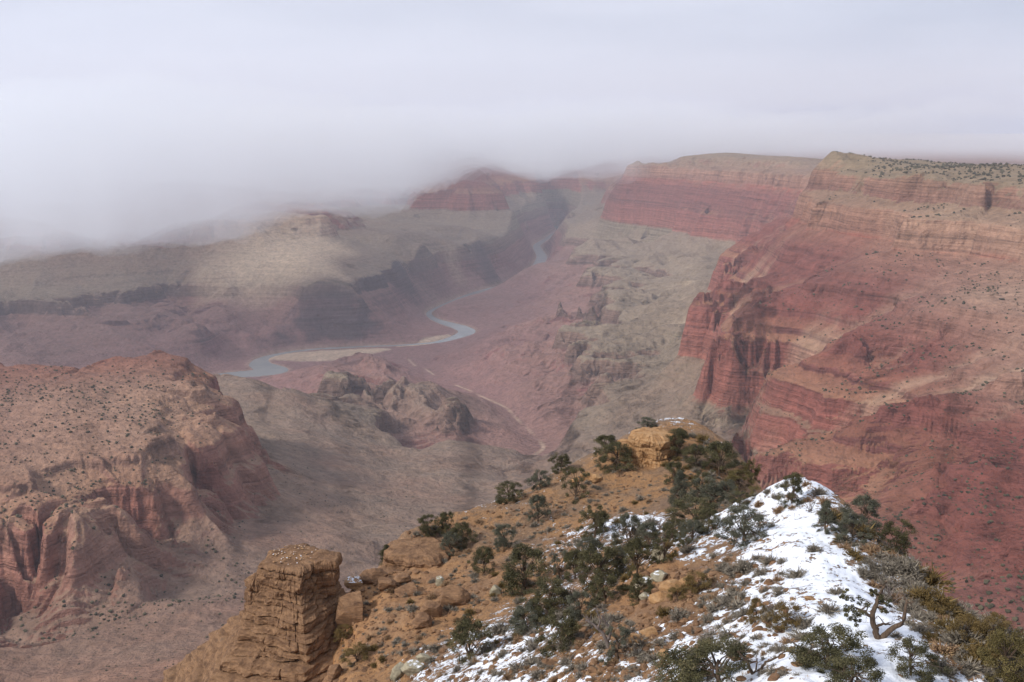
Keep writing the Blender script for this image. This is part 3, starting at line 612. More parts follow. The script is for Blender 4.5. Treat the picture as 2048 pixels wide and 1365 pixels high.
def crown_mesh(seed, style):
    rng = np.random.default_rng(seed); cen, rad = [], []
    nc = {'round': 62, 'wide': 66, 'cone': 64, 'sparse': 34, 'bush': 50}[style]
    lobes = [(rng.uniform(0, 6.28), rng.uniform(.1, .26), rng.uniform(.25, .8)) for _ in range(6)]
    while len(cen) < nc:
        h = rng.random(); a = rng.uniform(0, 6.28)
        if style == 'cone': prof = .48 * (1.02 - h) ** .7 * min(1, .5 + h * 5)
        elif style == 'bush': prof = .52 * math.sqrt(max(0, 1 - (h * .95) ** 2))
        else: prof = .5 * math.sqrt(max(0, 1 - ((h - .42) / .62) ** 2))
        prof *= 1 + sum(l[1] * (1.5 if style in ('sparse', 'wide') else 1) * math.cos(a - l[0]) * math.exp(-((h - l[2]) / .18) ** 2) for l in lobes)
        q = prof * math.sqrt(rng.uniform(.25, 1))
        cen.append((q * math.cos(a), q * math.sin(a), .0 + h * .92)); rad.append(rng.uniform(.075, .15) * (.75 if style == 'sparse' else 1))
    V, Qd, tone = leaves(rng, np.array(cen), np.array(rad), 230 if style != 'sparse' else 190, .0155)
    return V, Qd, tone, np.array(cen)
def trunk_parts(seed, cen):
    rng = np.random.default_rng(seed); out = []
    top = np.array([rng.normal(0, .04), rng.normal(0, .04), .62]); k = np.linspace(0, 1, 7)[:, None]
    stem = np.array([0, 0, -.12]) * (1 - k) + top * k + rng.normal(0, .018, (7, 3)) * k; out.append(tube(stem, np.linspace(.042, .014, 7)))
    for c in cen[:: max(1, len(cen) // 16)]:
        i = rng.integers(2, 6); t = np.linspace(0, 1, 5)[:, None]; mid = stem[i] * (1 - t) + c * t + np.array([0, 0, .05]) * np.sin(t * np.pi) + rng.normal(0, .012, (5, 3))
        mid[0] = stem[i]; out.append(tube(mid, np.linspace(.014, .004, 5), 4))
    return join(out)
CROWNS = {}
for st, ns in (('round', 5), ('wide', 3), ('cone', 3), ('sparse', 3), ('bush', 2)):
    for k in range(ns):
        V, Qd, tone, cen = crown_mesh(hash_ := (sum(map(ord, st)) * 7 + k), st)
        tv, tq = trunk_parts(hash_ + 500, cen)
        CROWNS.setdefault(st, []).append((V, Qd, tone, tv, tq))
_cache = {}
def tree_meshes(st, k, fol):
    key = (st, k, fol.name)
    if key not in _cache:
        V, Qd, tone, tv, tq = CROWNS[st][k]
        _cache[key] = (quick_mesh('crown', V, quads=Qd, smooth_shade=False, mat=fol, attrs={'tone': tone}), quick_mesh('trunk', tv, quads=tq, mat=M_BARK))
    return _cache[key]
def empty(name, loc, label, cat, group=None, rz=0.0, scale=(1, 1, 1)):
    o = link(name, None, None, None, label, cat, group, loc); o.rotation_euler = (0, 0, rz); o.scale = scale; return o
rnd = random.Random(7)
G_J = 'junipers and pinyons on the near ridge'
def tree(px, py, hp, wp, st, label, fol=M_JUN, name='juniper_tree', cat='tree', group=G_J, sink=.04):
    p, _ = ground(px, py); mpp = p.length / F
    h = hp * mpp * 1.04; wd = wp * mpp * 1.06
    me = tree_meshes(st, rnd.randrange(len(CROWNS[st])), fol)
    o = empty(name, (p.x, p.y, p.z - sink * h), label, cat, group, rnd.uniform(0, 6.28), (wd, wd, h))
    link('crown', me[0], o); link('trunk', me[1], o); return o
TREES = [
 (1122,944,42,40,'round','lone small juniper standing on the orange skyline left of the knoll'),
 (1080,979,40,42,'round','rounded juniper on the skyline, second below the knoll'),
 (1018,1002,40,58,'wide','low wide juniper on the skyline, third down from the knoll'),
 (950,1010,28,40,'sparse','thin juniper behind the snow lip of the left crest'),
 (915,1018,30,34,'round','small dark juniper just above the snow strip on the left crest'),
 (1076,1043,55,42,'round','upright juniper midway up the orange slope below the skyline'),
 (1150,1000,72,58,'sparse','loose open juniper on the orange slope under the knoll saddle'),
 (1212,912,42,52,'round','juniper on the skyline touching the left foot of the knoll outcrop'),
 (1234,940,56,66,'round','dense juniper in front of the knoll outcrop, snow on its top'),
 (1009,1095,48,46,'round','round juniper alone on the orange slope above the larger ones'),
 (968,1147,56,46,'round','juniper beside a pale boulder, lowest on the left of the orange slope'),
 (1048,1184,96,92,'round','biggest dark juniper on the orange slope'),
 (1190,1074,66,60,'round','dark round juniper left of the snow patch below the knoll'),
 (1256,1100,76,54,'round','juniper directly below the snow patch in the gully'),
 (1200,1176,92,86,'round','large juniper in the middle of the gully thicket'),
 (1274,1150,76,58,'round','juniper on the right side of the gully thicket'),
 (1330,1122,78,62,'sparse','open branching juniper above the lichen covered rocks'),
 (1120,1166,70,50,'sparse','thin grey green juniper right of the biggest dark one'),
 (1100,1222,64,88,'wide','spreading juniper at the lower edge of the orange slope'),
 (1120,1300,86,80,'round','dark juniper above the speckled snow at bottom centre'),
 (940,1322,88,78,'round','dark juniper at the foot of the rubble slope beside speckled snow'),
 (1050,1264,58,66,'wide','small juniper with a bare trunk showing against snow'),
 (1235,1322,80,66,'sparse','ragged half dead juniper at bottom centre'),
 (1440,1372,86,150,'wide','big low juniper cut off by the bottom edge at centre'),
 (1358,1386,78,100,'round','green juniper at the bottom edge left of the dead branches'),
 (1488,1082,68,102,'wide','broad juniper on the snow left of the trail'),
 (1477,1022,42,42,'sparse','little pinyon with a clear stem behind the broad juniper'),
 (1355,914,58,46,'round','juniper leaning on the right side of the knoll outcrop'),
 (1438,952,70,70,'round','large dark juniper on the right shoulder of the knoll'),
 (1357,1012,74,50,'cone','tall narrow juniper below the knoll outcrop'),
 (1420,1012,58,72,'round','grey green juniper in the saddle behind the snowy ridge'),
 (1502,962,44,38,'round','yellow green pinyon standing highest in the saddle'),
 (1478,988,48,62,'round','yellow green pinyon beside the highest one in the saddle'),
 (1294,858,24,40,'bush','low juniper on the very top of the knoll'),
 (1392,1044,46,92,'wide','dark spreading juniper at the head of the gully'),
 (1590,952,46,92,'sparse','wispy juniper at the far tip of the snowy ridge'),
 (1582,1010,66,46,'round','dark juniper beside the top of the snow trail'),
 (1650,1064,64,48,'cone','cone shaped dark juniper right of the snow trail'),
 (1664,984,30,34,'round','small juniper behind the right edge of the snowy ridge'),
 (1706,1000,62,44,'cone','narrow pinyon behind the right edge of the snowy ridge'),
 (1776,1050,92,72,'cone','tallest dark pinyon standing out against the red slope'),
 (1724,1058,66,64,'round','dark juniper left of the tallest pinyon'),
 (1792,1104,66,58,'round','dark juniper below the tallest pinyon'),
 (1704,1084,56,56,'round','grey green juniper below the cone shaped one'),
 (1880,1160,78,110,'wide','dark spreading juniper with dead twigs on the right skyline'),
 (1962,1232,78,92,'round','thick dark juniper on the right skyline beside a snowy boulder'),
 (1822,1356,74,80,'round','bushy juniper on the snow near the bottom right'),
 (1652,1342,86,130,'wide','large spreading juniper below the twisted tree'),
 (1700,1385,76,110,'round','dark juniper at the bottom edge below the spreading one'),
 (2010,1372,104,92,'round','brownish juniper filling the bottom right corner'),
 (856,1068,38,42,'round','juniper on the outermost shelf of the left crest'),
 (894,1066,44,38,'round','juniper second on the left crest shelf beside snow'),
 (922,1092,50,46,'round','dark juniper third on the left crest shelf'),
 (902,1108,44,42,'round','juniper just below the left crest shelf'),
 (774,1132,44,36,'cone','juniper clinging to the outer cliff edge left of the crest'),
 (664,1168,40,22,'sparse','small straggly juniper wedged against the rock pinnacle'),
]
for i, t in enumerate(TREES): tree(*t, fol=M_JUN2 if 'yellow green' in t[5] or 'brownish' in t[5] else M_JUN3 if 'grey green' in t[5] or 'ragged' in t[5] or 'wispy' in t[5] or i % 4 == 1 else M_JUN)
for px, py, hp, wp in [(1180,1128,56,48),(1232,1150,60,52),(1296,1100,56,48),(1150,1158,60,52),(1212,1206,62,58),(1276,1204,58,50),(1346,1082,48,46),(1384,1084,44,50),(1416,1062,44,46),(1452,1006,46,50),(1402,992,50,44),(1348,968,46,40),(1392,934,46,46),(1160,1240,58,60),(1080,1246,50,56)]:
    tree(px, py, hp, wp, 'round', 'juniper crowded in the dark thicket between knoll and snowy ridge', rnd.choice([M_JUN, M_JUN3]), group='junipers of the gully thicket')
for px, py, hp, wp, lb in [(1512,1250,60,36,'rust brown bush on the snow left of the grey thicket'), (1572,1254,54,60,'rust brown bush with grey twigs on the snowy slope'), (1930,1288,58,64,'olive brown bush on the dark right bank'),
       (1985,1290,60,70,'olive brown bush left of the bottom right corner'), (715,1324,38,54,'dark bush on the rubble slope right of the pinnacle'), (688,1276,26,40,'dark bush under the round boulder by the pinnacle'), (1392,1188,46,56,'rust brown bush above the lichen rocks'), (1356,1202,34,40,'small rust brown bush beside the lichen rocks')]:
    tree(px, py, hp, wp, 'bush', lb, M_OLV, 'bush', 'bush', 'dark bushes on the near ridge', .08)

# bare and dead wood
def bare_mesh(seed, stems, depth, split, spread, mat, r=.02):
    rng = np.random.default_rng(seed); out = []
    for _ in range(stems):
        a = rng.uniform(0, 6.28); sp_ = rng.uniform(.1, spread)
        branches(rng, (rng.normal(0, .04), rng.normal(0, .04), -.05), (sp_ * math.cos(a), sp_ * math.sin(a), 1), rng.uniform(.35, .55), r, depth, out, split, .16, .05, .62)
    v, q = join(out); return quick_mesh('bare_branches', v, quads=q, mat=mat)
for i, (px, py, hp, wp, lb, mt, dp) in enumerate([
    (1622,1026,52,64,'dark leafless shrub fanning out over snow beside the trail',M_TWIG,4), (1250,868,26,36,'leafless grey bush left of the knoll top',M_TWIG,3),
    (1782,1206,66,86,'tangled leafless grey shrub on the right edge of the snow',M_TWIG,4), (1880,1198,48,60,'pale bleached dead shrub on the right bank',M_DEAD,4),
    (1866,1092,40,44,'bare grey snag above the dark skyline juniper',M_TWIG,3), (735,1146,32,16,'thin dead snag on the saddle by the pinnacle',M_TWIG,3), (1545,1222,36,70,'grey leafless thicket between two rust brown bushes',M_TWIG,4),
    (1758,974,36,52,'bare grey crown rising behind the tallest pinyon',M_TWIG,4), (1320,1060,32,52,'grey leafless shrub at the head of the gully',M_TWIG,4)]):
    p, _ = ground(px, py); mpp = p.length / F
    me = bare_mesh(900 + i, 7 if dp == 4 else 3, dp, 2 if dp == 4 else 3, .9, mt, .014)
    o = link('dead_shrub', me, None, None, lb, 'dead shrub', 'leafless shrubs on the near ridge', p); o.scale = (wp * mpp * .9, wp * mpp * .9, hp * mpp)
def limb_tree(name, base_px, limbs, label, mat, cat='dead tree', twigs=3, seed=1, foliage=None):
    p, _ = ground(*base_px); mpp = p.length / F; rng = np.random.default_rng(seed); out = []
    o = empty(name, p, label, cat)
    for pts, r0, r1 in limbs:
        q = np.array([((x - base_px[0]) * mpp, dy * mpp, (base_px[1] - y) * mpp * 1.08) for x, y, dy in pts], float); q = densify(np.c_[q], 4)
        q[1:-1] += rng.normal(0, .02, q[1:-1].shape); rr = np.linspace(r0, r1, len(q)) * mpp; out.append(tube(q, rr, 7))
        for _ in range(twigs):
            i = rng.integers(len(q) // 2, len(q)); branches(rng, q[i], rng.normal(0, .6, 3) + [0, 0, .7], 16 * mpp, rr[i] * .5, 2, out, 2, .3, 0, .7)
    v, qd = join(out); link('trunk', quick_mesh('trunk', v, quads=qd, mat=mat), o)
    if foliage:
        cen = np.array([((x - base_px[0]) * mpp, dy * mpp, (base_px[1] - y) * mpp * 1.08) for x, y, dy, r in foliage]); rad = np.array([r * mpp for *_, r in foliage])
        cl = np.concatenate([cen + rng.normal(0, 1, cen.shape) * rad[:, None] * .6 for _ in range(7)]); V, Qd, tone = leaves(rng, cl, np.tile(rad, 7) * .42, 70, .055)
        link('crown', quick_mesh('crown', V, quads=Qd, smooth_shade=False, mat=M_JUN, attrs={'tone': tone}), o)
    return o
limb_tree('juniper_tree', (1758, 1280), [([(1758,1284,0),(1750,1262,2),(1742,1240,0),(1748,1214,-2),(1756,1192,0),(1764,1176,3)], 6.5, 2), ([(1760,1282,0),(1774,1262,-4),(1794,1246,-8),(1798,1226,-6),(1802,1208,0)], 6, 2), ([(1746,1244,0),(1730,1232,4),(1712,1226,8)], 4, 1.4), ([(1748,1258,0),(1766,1254,5),(1780,1258,10)], 3, 1.5)],
          'twisted old juniper with two bare curving trunks on the snow', M_BARK, 'tree', 3, 3, [(1708,1214,6,14),(1722,1222,0,15),(1700,1232,-4,11),(1716,1240,-6,12),(1758,1206,0,11),(1770,1216,-4,10),(1690,1206,4,9),(1742,1198,4,8)])
limb_tree('dead_branch', (1506, 1352), [([(1506,1368,0),(1504,1348,0),(1494,1326,-2),(1482,1312,-4),(1474,1304,-4)], 4, 1.2), ([(1506,1352,0),(1518,1344,3),(1530,1330,5),(1548,1324,8),(1566,1312,10)], 3.5, 1), ([(1508,1350,0),(1510,1334,-3),(1512,1318,-4)], 2.2, .8)], 'bare dark dead branches sticking up from snow at the bottom edge', M_BARK, 'dead branch', 3, 5)
limb_tree('dead_tree', (1218, 1296), [([(1218,1300,0),(1212,1280,0),(1198,1262,2),(1184,1252,4),(1172,1246,4)], 4.5, 1.3), ([(1214,1284,0),(1220,1262,-3),(1208,1244,-5),(1202,1232,-5)], 3.6, 1), ([(1196,1260,0),(1200,1244,4),(1192,1228,6)], 2.2, .8)], 'dead forked juniper trunk in the lower gully', M_TWIG, 'dead tree', 3, 6)
limb_tree('dead_branch', (1612, 1322), [([(1612,1326,0),(1606,1308,0),(1594,1296,3),(1580,1288,4)], 3, .9), ([(1610,1314,0),(1618,1298,-3),(1614,1284,-4)], 2.4, .8)], 'dead branches beside the large spreading juniper below the twisted tree', M_TWIG, 'dead branch', 3, 8)

# sagebrush: single tufts on the snow and the soil
def shrub_mesh(seed, mat, n=420, r=.5, twig=True):
    rng = np.random.default_rng(seed); a = rng.uniform(0, 6.28, n); t = np.arccos(1 - rng.random(n) * .92)
    d = np.c_[np.sin(t) * np.cos(a), np.sin(t) * np.sin(a), np.cos(t) * .95]; ln = r * (.55 + .45 * rng.random(n)) * (1 + .25 * np.sin(3 * a + seed) + .2 * rng.normal(0, 1, n))
    b = d * .1 * r + rng.normal(0, .05 * r, d.shape); e = b + d * ln[:, None] + rng.normal(0, .06, d.shape) * r
    s = np.cross(d, rng.normal(0, 1, d.shape)); s /= np.linalg.norm(s, axis=1)[:, None]; wq = .022 * rng.uniform(.6, 1.5, (n, 1))
    md = (b + e) / 2 + rng.normal(0, .03, d.shape)
    V = np.stack([b, md - s * wq, e, md + s * wq], 1).reshape(-1, 3); tone = np.repeat(rng.random(n), 4); Qd = np.arange(n * 4).reshape(-1, 4)
    c = e * rng.uniform(.75, 1.0, (n, 1)); k = rng.choice(n, 90); V2, Q2, t2 = leaves(rng, c[k], np.full(90, .11 * r / .5), 9, .032)
    return quick_mesh('shrub', np.concatenate([V, V2]), quads=np.concatenate([Qd, Q2 + len(V)]), smooth_shade=False, mat=mat, attrs={'tone': np.r_[tone, t2]})
SH = {'grey': [shrub_mesh(i, M_SAGE) for i in range(5)], 'brown': [shrub_mesh(20 + i, M_DRY) for i in range(4)], 'olive': [shrub_mesh(40 + i, M_OLV) for i in range(3)]}
def shrub(px, py, wp, kind, label, group):
    p, _ = ground(px, py); mpp = p.length / F; sc_ = wp * mpp; hh = sc_ * rnd.uniform(.75, 1.1)
    o = link('shrub', rnd.choice(SH[kind]), None, None, label, 'shrub', group, (p.x, p.y, p.z - .06 * hh)); o.rotation_euler = (rnd.uniform(-.15, .15), rnd.uniform(-.15, .15), rnd.uniform(0, 6.28)); o.scale = (sc_, sc_, hh)
for px, py, wp, kd, lb in [(1565,1128,26,'grey','grey sagebrush tuft beside the trail, upper of two below the broad juniper'), (1556,1165,26,'brown','brown tuft beside the trail, lower of two below the broad juniper'), (1628,1104,34,'grey','grey sagebrush at the bend on the right of the trail'),
    (1674,1192,36,'grey','low grey sagebrush alone on the clean snow above the twisted tree'), (1658,1226,46,'grey','flat wide grey sagebrush on the snow left of the twisted tree'), (1618,1250,32,'grey','dark grey sagebrush below the rust brown bushes'),
    (1352,1278,32,'grey','round blue grey sagebrush on the bare rocky patch at bottom centre'), (1470,1236,20,'grey','tall narrow grey sagebrush on the mixed snow'), (1488,1278,20,'grey','small upright grey sagebrush on clean snow'), (1578,1290,34,'brown','brown tuft above the big juniper below the twisted tree'),
    (1548,1306,28,'grey','grey tuft right of the bare dead branches'), (1612,1120,0,'grey',''), (1792,1278,32,'grey','grey sagebrush on the snow right of the twisted tree trunk'), (1596,1158,44,'grey','broad grey sagebrush clump on the trail side, part over snow'), (1490,1140,40,'grey','grey sagebrush left of the trail above the rust brown bushes'),
    (1740,1330,30,'grey','grey sagebrush between the two bottom right junipers'), (1885,1350,60,'grey','wide dry sagebrush on the snow at the bottom right'), (1360,1236,44,'grey','big grey sagebrush on the rock slab edge'), (1330,1230,34,'olive','olive shrub left of the big grey sagebrush on the slab')]:
    if wp: shrub(px, py, wp, kd, lb, 'sagebrush on the near ridge')
def inside(px, py, poly):
    c = False; j = len(poly) - 1
    for i in range(len(poly)):
        if (poly[i][1] > py) != (poly[j][1] > py) and px < (poly[j][0] - poly[i][0]) * (py - poly[i][1]) / (poly[j][1] - poly[i][1]) + poly[i][0]: c = not c
        j = i
    return c
def zone(poly, n, sizes, kinds, what, place, group, gap=1.0, seed=0):
    r = random.Random(seed); done = []; xs, ys = [p[0] for p in poly], [p[1] for p in poly]; tries = 0
    while len(done) < n and tries < 6000:
        tries += 1; px, py = r.uniform(min(xs), max(xs)), r.uniform(min(ys), max(ys)); s = r.uniform(*sizes) * 1.3
        if not inside(px, py, poly) or any(math.hypot(px - q[0], (py - q[1]) * 1.4) < gap * (s + q[2]) * .5 for q in done): continue
        done.append((px, py, s)); k = r.choice(kinds); shrub(px, py, s, k, '%s %s' % ({'grey': 'small grey sagebrush', 'brown': 'small dry brown tuft', 'olive': 'small dark olive shrub'}[k], place), group)
zone([(1420,1120),(1540,1120),(1600,1200),(1640,1300),(1560,1365),(1420,1300),(1400,1200)], 46, (11, 26), ['grey','grey','brown'], '', 'among many on the snowy slope left of the trail', 'tufts on the snowy slope left of the trail', 1.1, 1)
zone([(880,1335),(1000,1290),(1180,1215),(1320,1290),(1300,1365),(880,1365)], 60, (9, 22), ['grey','brown','brown'], '', 'among many in the speckled snow at bottom centre', 'tufts in the speckled snow at bottom centre', 1.0, 2)
zone([(1640,1020),(1700,1050),(1800,1130),(1880,1200),(2000,1320),(1960,1365),(1900,1340),(1760,1200),(1700,1120)], 64, (20, 48), ['grey','grey','brown','olive'], '', 'in the thick brush along the right edge of the snow', 'brush along the right edge of the snowy ridge', .75, 3)
zone([(900,1060),(1040,1020),(1200,960),(1320,1010),(1180,1120),(1000,1200),(900,1160)], 48, (8, 18), ['grey','olive','brown'], '', 'among several dotting the orange slope', 'tufts dotting the orange slope', 1.3, 4)
zone([(1330,860),(1430,880),(1470,930),(1400,990),(1330,950)], 22, (12, 26), ['grey','olive'], '', 'on the shaded right side of the knoll', 'shrubs on the right side of the knoll', .9, 5)
zone([(660,1180),(900,1140),(980,1220),(860,1330),(690,1340)], 28, (8, 20), ['grey','olive','brown'], '', 'on the rubble slope right of the pinnacle', 'shrubs on the rubble slope', 1.3, 6)
zone([(1480,1000),(1560,980),(1590,950),(1640,980),(1700,1060),(1640,1040),(1600,1010),(1540,1060)], 20, (12, 24), ['grey','brown'], '', 'beside the upper end of the snow trail', 'tufts beside the upper snow trail', 1.0, 7)
zone([(1190,1110),(1300,1050),(1420,1040),(1400,1100),(1280,1180),(1180,1210)], 26, (14, 30), ['grey','olive'], '', 'between the junipers of the gully thicket', 'shrubs in the gully thicket', .8, 8)

zone([(1800,1090),(1880,1150),(1960,1220),(2048,1275),(2048,1365),(1960,1340),(1880,1250),(1800,1160)], 46, (34, 70), ['olive','olive','grey'], '', 'in the dark brush of the bottom right bank', 'brush on the bottom right bank', .6, 9)
zone([(1000,1200),(1180,1180),(1240,1240),(1100,1320),(960,1320)], 22, (16, 34), ['grey','olive'], '', 'below the orange slope around the dark junipers', 'shrubs below the orange slope', .9, 10)
# ------------------------------------------------------------------ rocks
import bmesh
def rock_mat(name, cols, snow=0.0, bed=1.6):
    m = Mat(name, .92); p = m.pos
    n = m.noise(m.scaled(p, .5, .5, bed), 1.2, 6, .65); f_ = m.noise(p, 3.0, 6, .7)
    c = m.ramp(n, [(.25, cols[0]), (.45, cols[1]), (.6, cols[2]), (.8, cols[3])])
    gn = m.math('ADD', m.math('MULTIPLY', m.math('SUBTRACT', f_, .5), 1.1), 1.0); c = m.mix(1.0, c, m.n('ShaderNodeCombineColor', {0: gn, 1: gn, 2: gn}).outputs[0], 'MULTIPLY')
    if snow:
        up = m.n('ShaderNodeSeparateXYZ', {0: m.n('ShaderNodeNewGeometry').outputs['Normal']}).outputs['Z']
        s = m.math('ADD', m.math('MULTIPLY', up, .55), m.math('MULTIPLY', m.noise(p, 1.8, 5, .7), .9)); c = m.mix(m.step(s, 1.06 - snow * .2, 1.12 - snow * .2), c, (.78, .81, .87, 1))
    m.col(c); m.bump(m.math('ADD', n, m.math('MULTIPLY', f_, .6)), .25, .9); return m.m
M_SAND = rock_mat('sandstone', [rgb3(78,58,45), rgb3(114,87,66), rgb3(138,107,80), rgb3(106,87,73)], 0.0, 3.0)
M_SANDS = rock_mat('sandstone_snow', [rgb3(104,80,62), rgb3(150,116,84), rgb3(168,134,98), rgb3(136,112,92)], 0.35, 2.0)
M_OCHRE = rock_mat('ochre_rock', [rgb3(112,84,58), rgb3(150,114,78), rgb3(168,134,98), rgb3(136,110,86)], 0.0, 2.2)
M_GREY = rock_mat('grey_rock', [rgb3(104,98,84), rgb3(140,132,112), rgb3(160,150,128), rgb3(126,118,98)], 0.25)
def boulder_v(seed, cuts=14, sub=4):
    bm = bmesh.new(); bmesh.ops.create_icosphere(bm, subdivisions=sub, radius=1.0); rng = np.random.default_rng(seed)
    v = np.array([q.co[:] for q in bm.verts]); fc = [[q.index for q in f.verts] for f in bm.faces]; bm.free()
    for _ in range(cuts):
        n = rng.normal(0, 1, 3); n /= np.linalg.norm(n); d = rng.uniform(.5, .85); k = v @ n - d; v = v - np.where(k > 0, k, 0)[:, None] * n * .96
    v = v * (1 + .05 * fbm(v[:, 0] * 3 + seed, v[:, 1] * 3 + v[:, 2] * 2, 1, 3, seed)[:, None]); return v, np.array(fc)
BV = [boulder_v(i) for i in range(8)]
_bm = {}
def boulder(px, py, wp, hp, mat, label, group='boulders on the near ridge', tilt=.25, deep=.8, d=None, name='boulder'):
    p = ground(px, py)[0] if d is None else Vector(at_d(px, py, d)); mpp = p.length / F; k = rnd.randrange(8)
    if (k, mat.name) not in _bm: _bm[k, mat.name] = quick_mesh('boulder', BV[k][0], quads=BV[k][1], smooth_shade=False, mat=mat)
    o = link(name, _bm[k, mat.name], None, None, label, 'rock', group, (p.x, p.y, p.z + .22 * hp * mpp))
    o.scale = (wp * mpp * .62, wp * mpp * .62 * deep, hp * mpp * .68); o.rotation_euler = (rnd.uniform(-tilt, tilt), rnd.uniform(-tilt, tilt), rnd.uniform(-.6, .6)); return o
for q in [(706,1238,62,66,M_SAND,'big round sandstone boulder on the saddle beside the pinnacle'), (686,1168,20,16,M_SANDS,'small snow capped rock perched on the saddle'), (712,1170,40,20,M_SANDS,'snow dusted slab on the saddle above the round boulder'),
    (750,1160,46,30,M_SAND,'sandstone block where the saddle meets the left crest'), (770,1180,40,26,M_SAND,'sandstone block just below the saddle block'), (800,1168,36,24,M_SAND,'sandstone block under the outer crest outcrop'),
    (815,1190,56,22,M_SAND,'long flat sandstone slab below the outer crest'), (878,1172,18,22,M_GREY,'pale grey boulder on the orange slope left of the dark junipers'), (990,1190,22,30,M_GREY,'pale grey boulder beside the biggest dark juniper'), (1316,1118,32,36,M_GREY,'lichen grey boulder at the top of the rock slab'),
    (905,1212,62,44,M_SAND,'broad sandstone outcrop block right of the rubble slope'), (860,1230,40,40,M_SAND,'sandstone block leaning on the rubble slope'), (840,1255,38,34,M_SAND,'lower sandstone block on the rubble slope'), (824,1346,44,34,M_GREY,'grey boulder with snow in front of the rubble slope'),
    (800,1352,34,30,M_GREY,'grey boulder at the bottom edge beside the snowy one'), (846,1322,30,20,M_GREY,'flat grey slab by the dark juniper at bottom left'), (668,1358,30,40,M_SAND,'square sandstone block at the bottom edge right of the pinnacle'), (655,1318,26,34,M_SAND,'leaning sandstone block at the right foot of the pinnacle'),
    (1290,1172,38,22,M_GREY,'lichen covered ledge rock, upper of the rock slab'), (1318,1160,36,22,M_GREY,'lichen covered ledge rock, highest of the rock slab'), (1345,1182,44,26,M_OCHRE,'ochre ledge rock on the rock slab'), (1378,1168,36,20,M_OCHRE,'ochre rock on the right end of the slab'), (1322,1202,40,26,M_OCHRE,'ochre rock at the foot of the slab'),
    (1290,1200,26,20,M_GREY,'grey rock left of the ochre ones on the slab'), (1270,1290,40,22,M_OCHRE,'ochre rock in the bare patch at bottom centre'), (1326,1316,22,20,M_OCHRE,'dark hollowed rock just above the bottom centre juniper'), (1300,1272,36,18,M_OCHRE,'flat ochre rock in the bare patch at bottom centre'),
    (1977,1172,30,22,M_SANDS,'snow topped boulder on the right skyline by the thick juniper'), (1152,965,20,12,M_OCHRE,'ochre rock on the path below the knoll'), (1172,960,28,24,M_OCHRE,'ochre rock heap on the slope left of the knoll'), (1190,965,24,18,M_OCHRE,'ochre rock right of the heap below the knoll'), (1618,1200,22,9,M_OCHRE,'small brown rock lying on the snow by the grey sagebrush'), (1518,1248,10,7,M_OCHRE,'small pale rock between the rust brown bushes')]: boulder(*q)
def rock_stack(seed, beds, prof, normals, rphi=260, nz_=260, lump=.25, ledge=.4, cut=.45):
    """closed stack of beds: prof = [(depth, radius)], normals = [(angle, support distance factor)]"""
    rng = np.random.default_rng(seed); depth = np.array([q[0] for q in prof]); rad = np.array([q[1] for q in prof])
    zs = np.linspace(0, depth[-1], nz_); ph = np.arange(rphi) * 2 * np.pi / rphi
    R0 = 1 / np.max([np.maximum(np.cos(ph - a), .02) / d for a, d in normals], 0)
    edges = [0.0]
    while edges[-1] < depth[-1]: edges.append(edges[-1] + rng.uniform(*beds))
    edges = np.array(edges); off = rng.normal(0, ledge, len(edges))
    Zg, Pg = np.meshgrid(zs, ph, indexing='ij'); zt_ = Zg + .25 * perlin(np.cos(Pg) * 2 + seed, np.sin(Pg) * 2, seed) ; b = np.clip(np.searchsorted(edges, zt_) - 1, 0, len(edges) - 2); f = np.clip((zt_ - edges[b]) / (edges[b + 1] - edges[b]), 0, 1)
    shape = -cut * (1 - smooth(0, .2, f)) * (.5 + perlin(np.cos(Pg) * 2.2 + b * 1.7, np.sin(Pg) * 2.2, seed + 7)) - .35 * cut * smooth(.84, 1, f) + .14 * np.sin(f * np.pi)
    crk = np.abs(perlin(np.cos(Pg) * 3.1 + np.floor(b / 2) * 2.3, np.sin(Pg) * 3.1 + .04 * Zg, seed + 12)); shape = shape - cut * .5 * (1 - smooth(.0, .05, crk)) * (perlin(Pg * 3, Zg * .4, seed + 14) > -.1)
    r = R0[None] * np.interp(zs, depth, rad)[:, None] + off[b] * np.clip(.7 + perlin(np.cos(Pg) * 1.6 + b * 3.1, np.sin(Pg) * 1.6, seed + 2), 0, 1.4) + shape
    r = r + lump * fbm(np.cos(Pg) * R0[None] * 5 + seed, np.sin(Pg) * R0[None] * 5 + Zg * .9, 3, 4, seed + 5, .55, True) + .1 * fbm(Pg * 20, Zg * 3, 3, 3, seed + 9)
    r[0] *= .86; x, y = np.cos(Pg) * r, np.sin(Pg) * r
    zz = -Zg + .10 * fbm(x, y, 2, 3, seed + 3)
    caps = []
    for s in (.6, .3, .05): caps.append(np.stack([x[0] * s, y[0] * s, zz[0] * 0 + .12 * fbm(x[0] * s, y[0] * s, 1.5, 3, seed + 4) + .12], -1))
    V = np.concatenate([np.array(caps[::-1]), np.stack([x, y, zz], -1)]).reshape(-1, 3); n = nz_ + 3
    return V, grid_quads(n, rphi, True)
pc = at_d(588, 1112, 123.0); face = math.atan2(-pc[1], -pc[0])
pin = empty('rock_pinnacle', (pc[0], pc[1], pc[2]), 'layered sandstone pinnacle with a flat snow dusted top', 'rock formation')
nrm4 = [(face - .62, 1.0), (face + .85, .98), (face + 2.2, 1.0), (face + 3.4, 1.02), (face - 1.9, 1.0), (face - 2.7, 1.05)]
v, q = rock_stack(3, (.6, 1.6), [(0, 3.3), (.5, 3.7), (3.6, 3.7), (4.0, 4.2), (5.3, 4.4), (5.7, 5.1), (7.4, 5.3), (7.7, 5.9), (9.8, 6.3)], nrm4, 360, 380, .38, .34, .62)
v[:, :2] += np.array([math.cos(face), math.sin(face)]) * (np.interp(-v[:, 2], [0, 12], [0, 1.5]))[:, None]
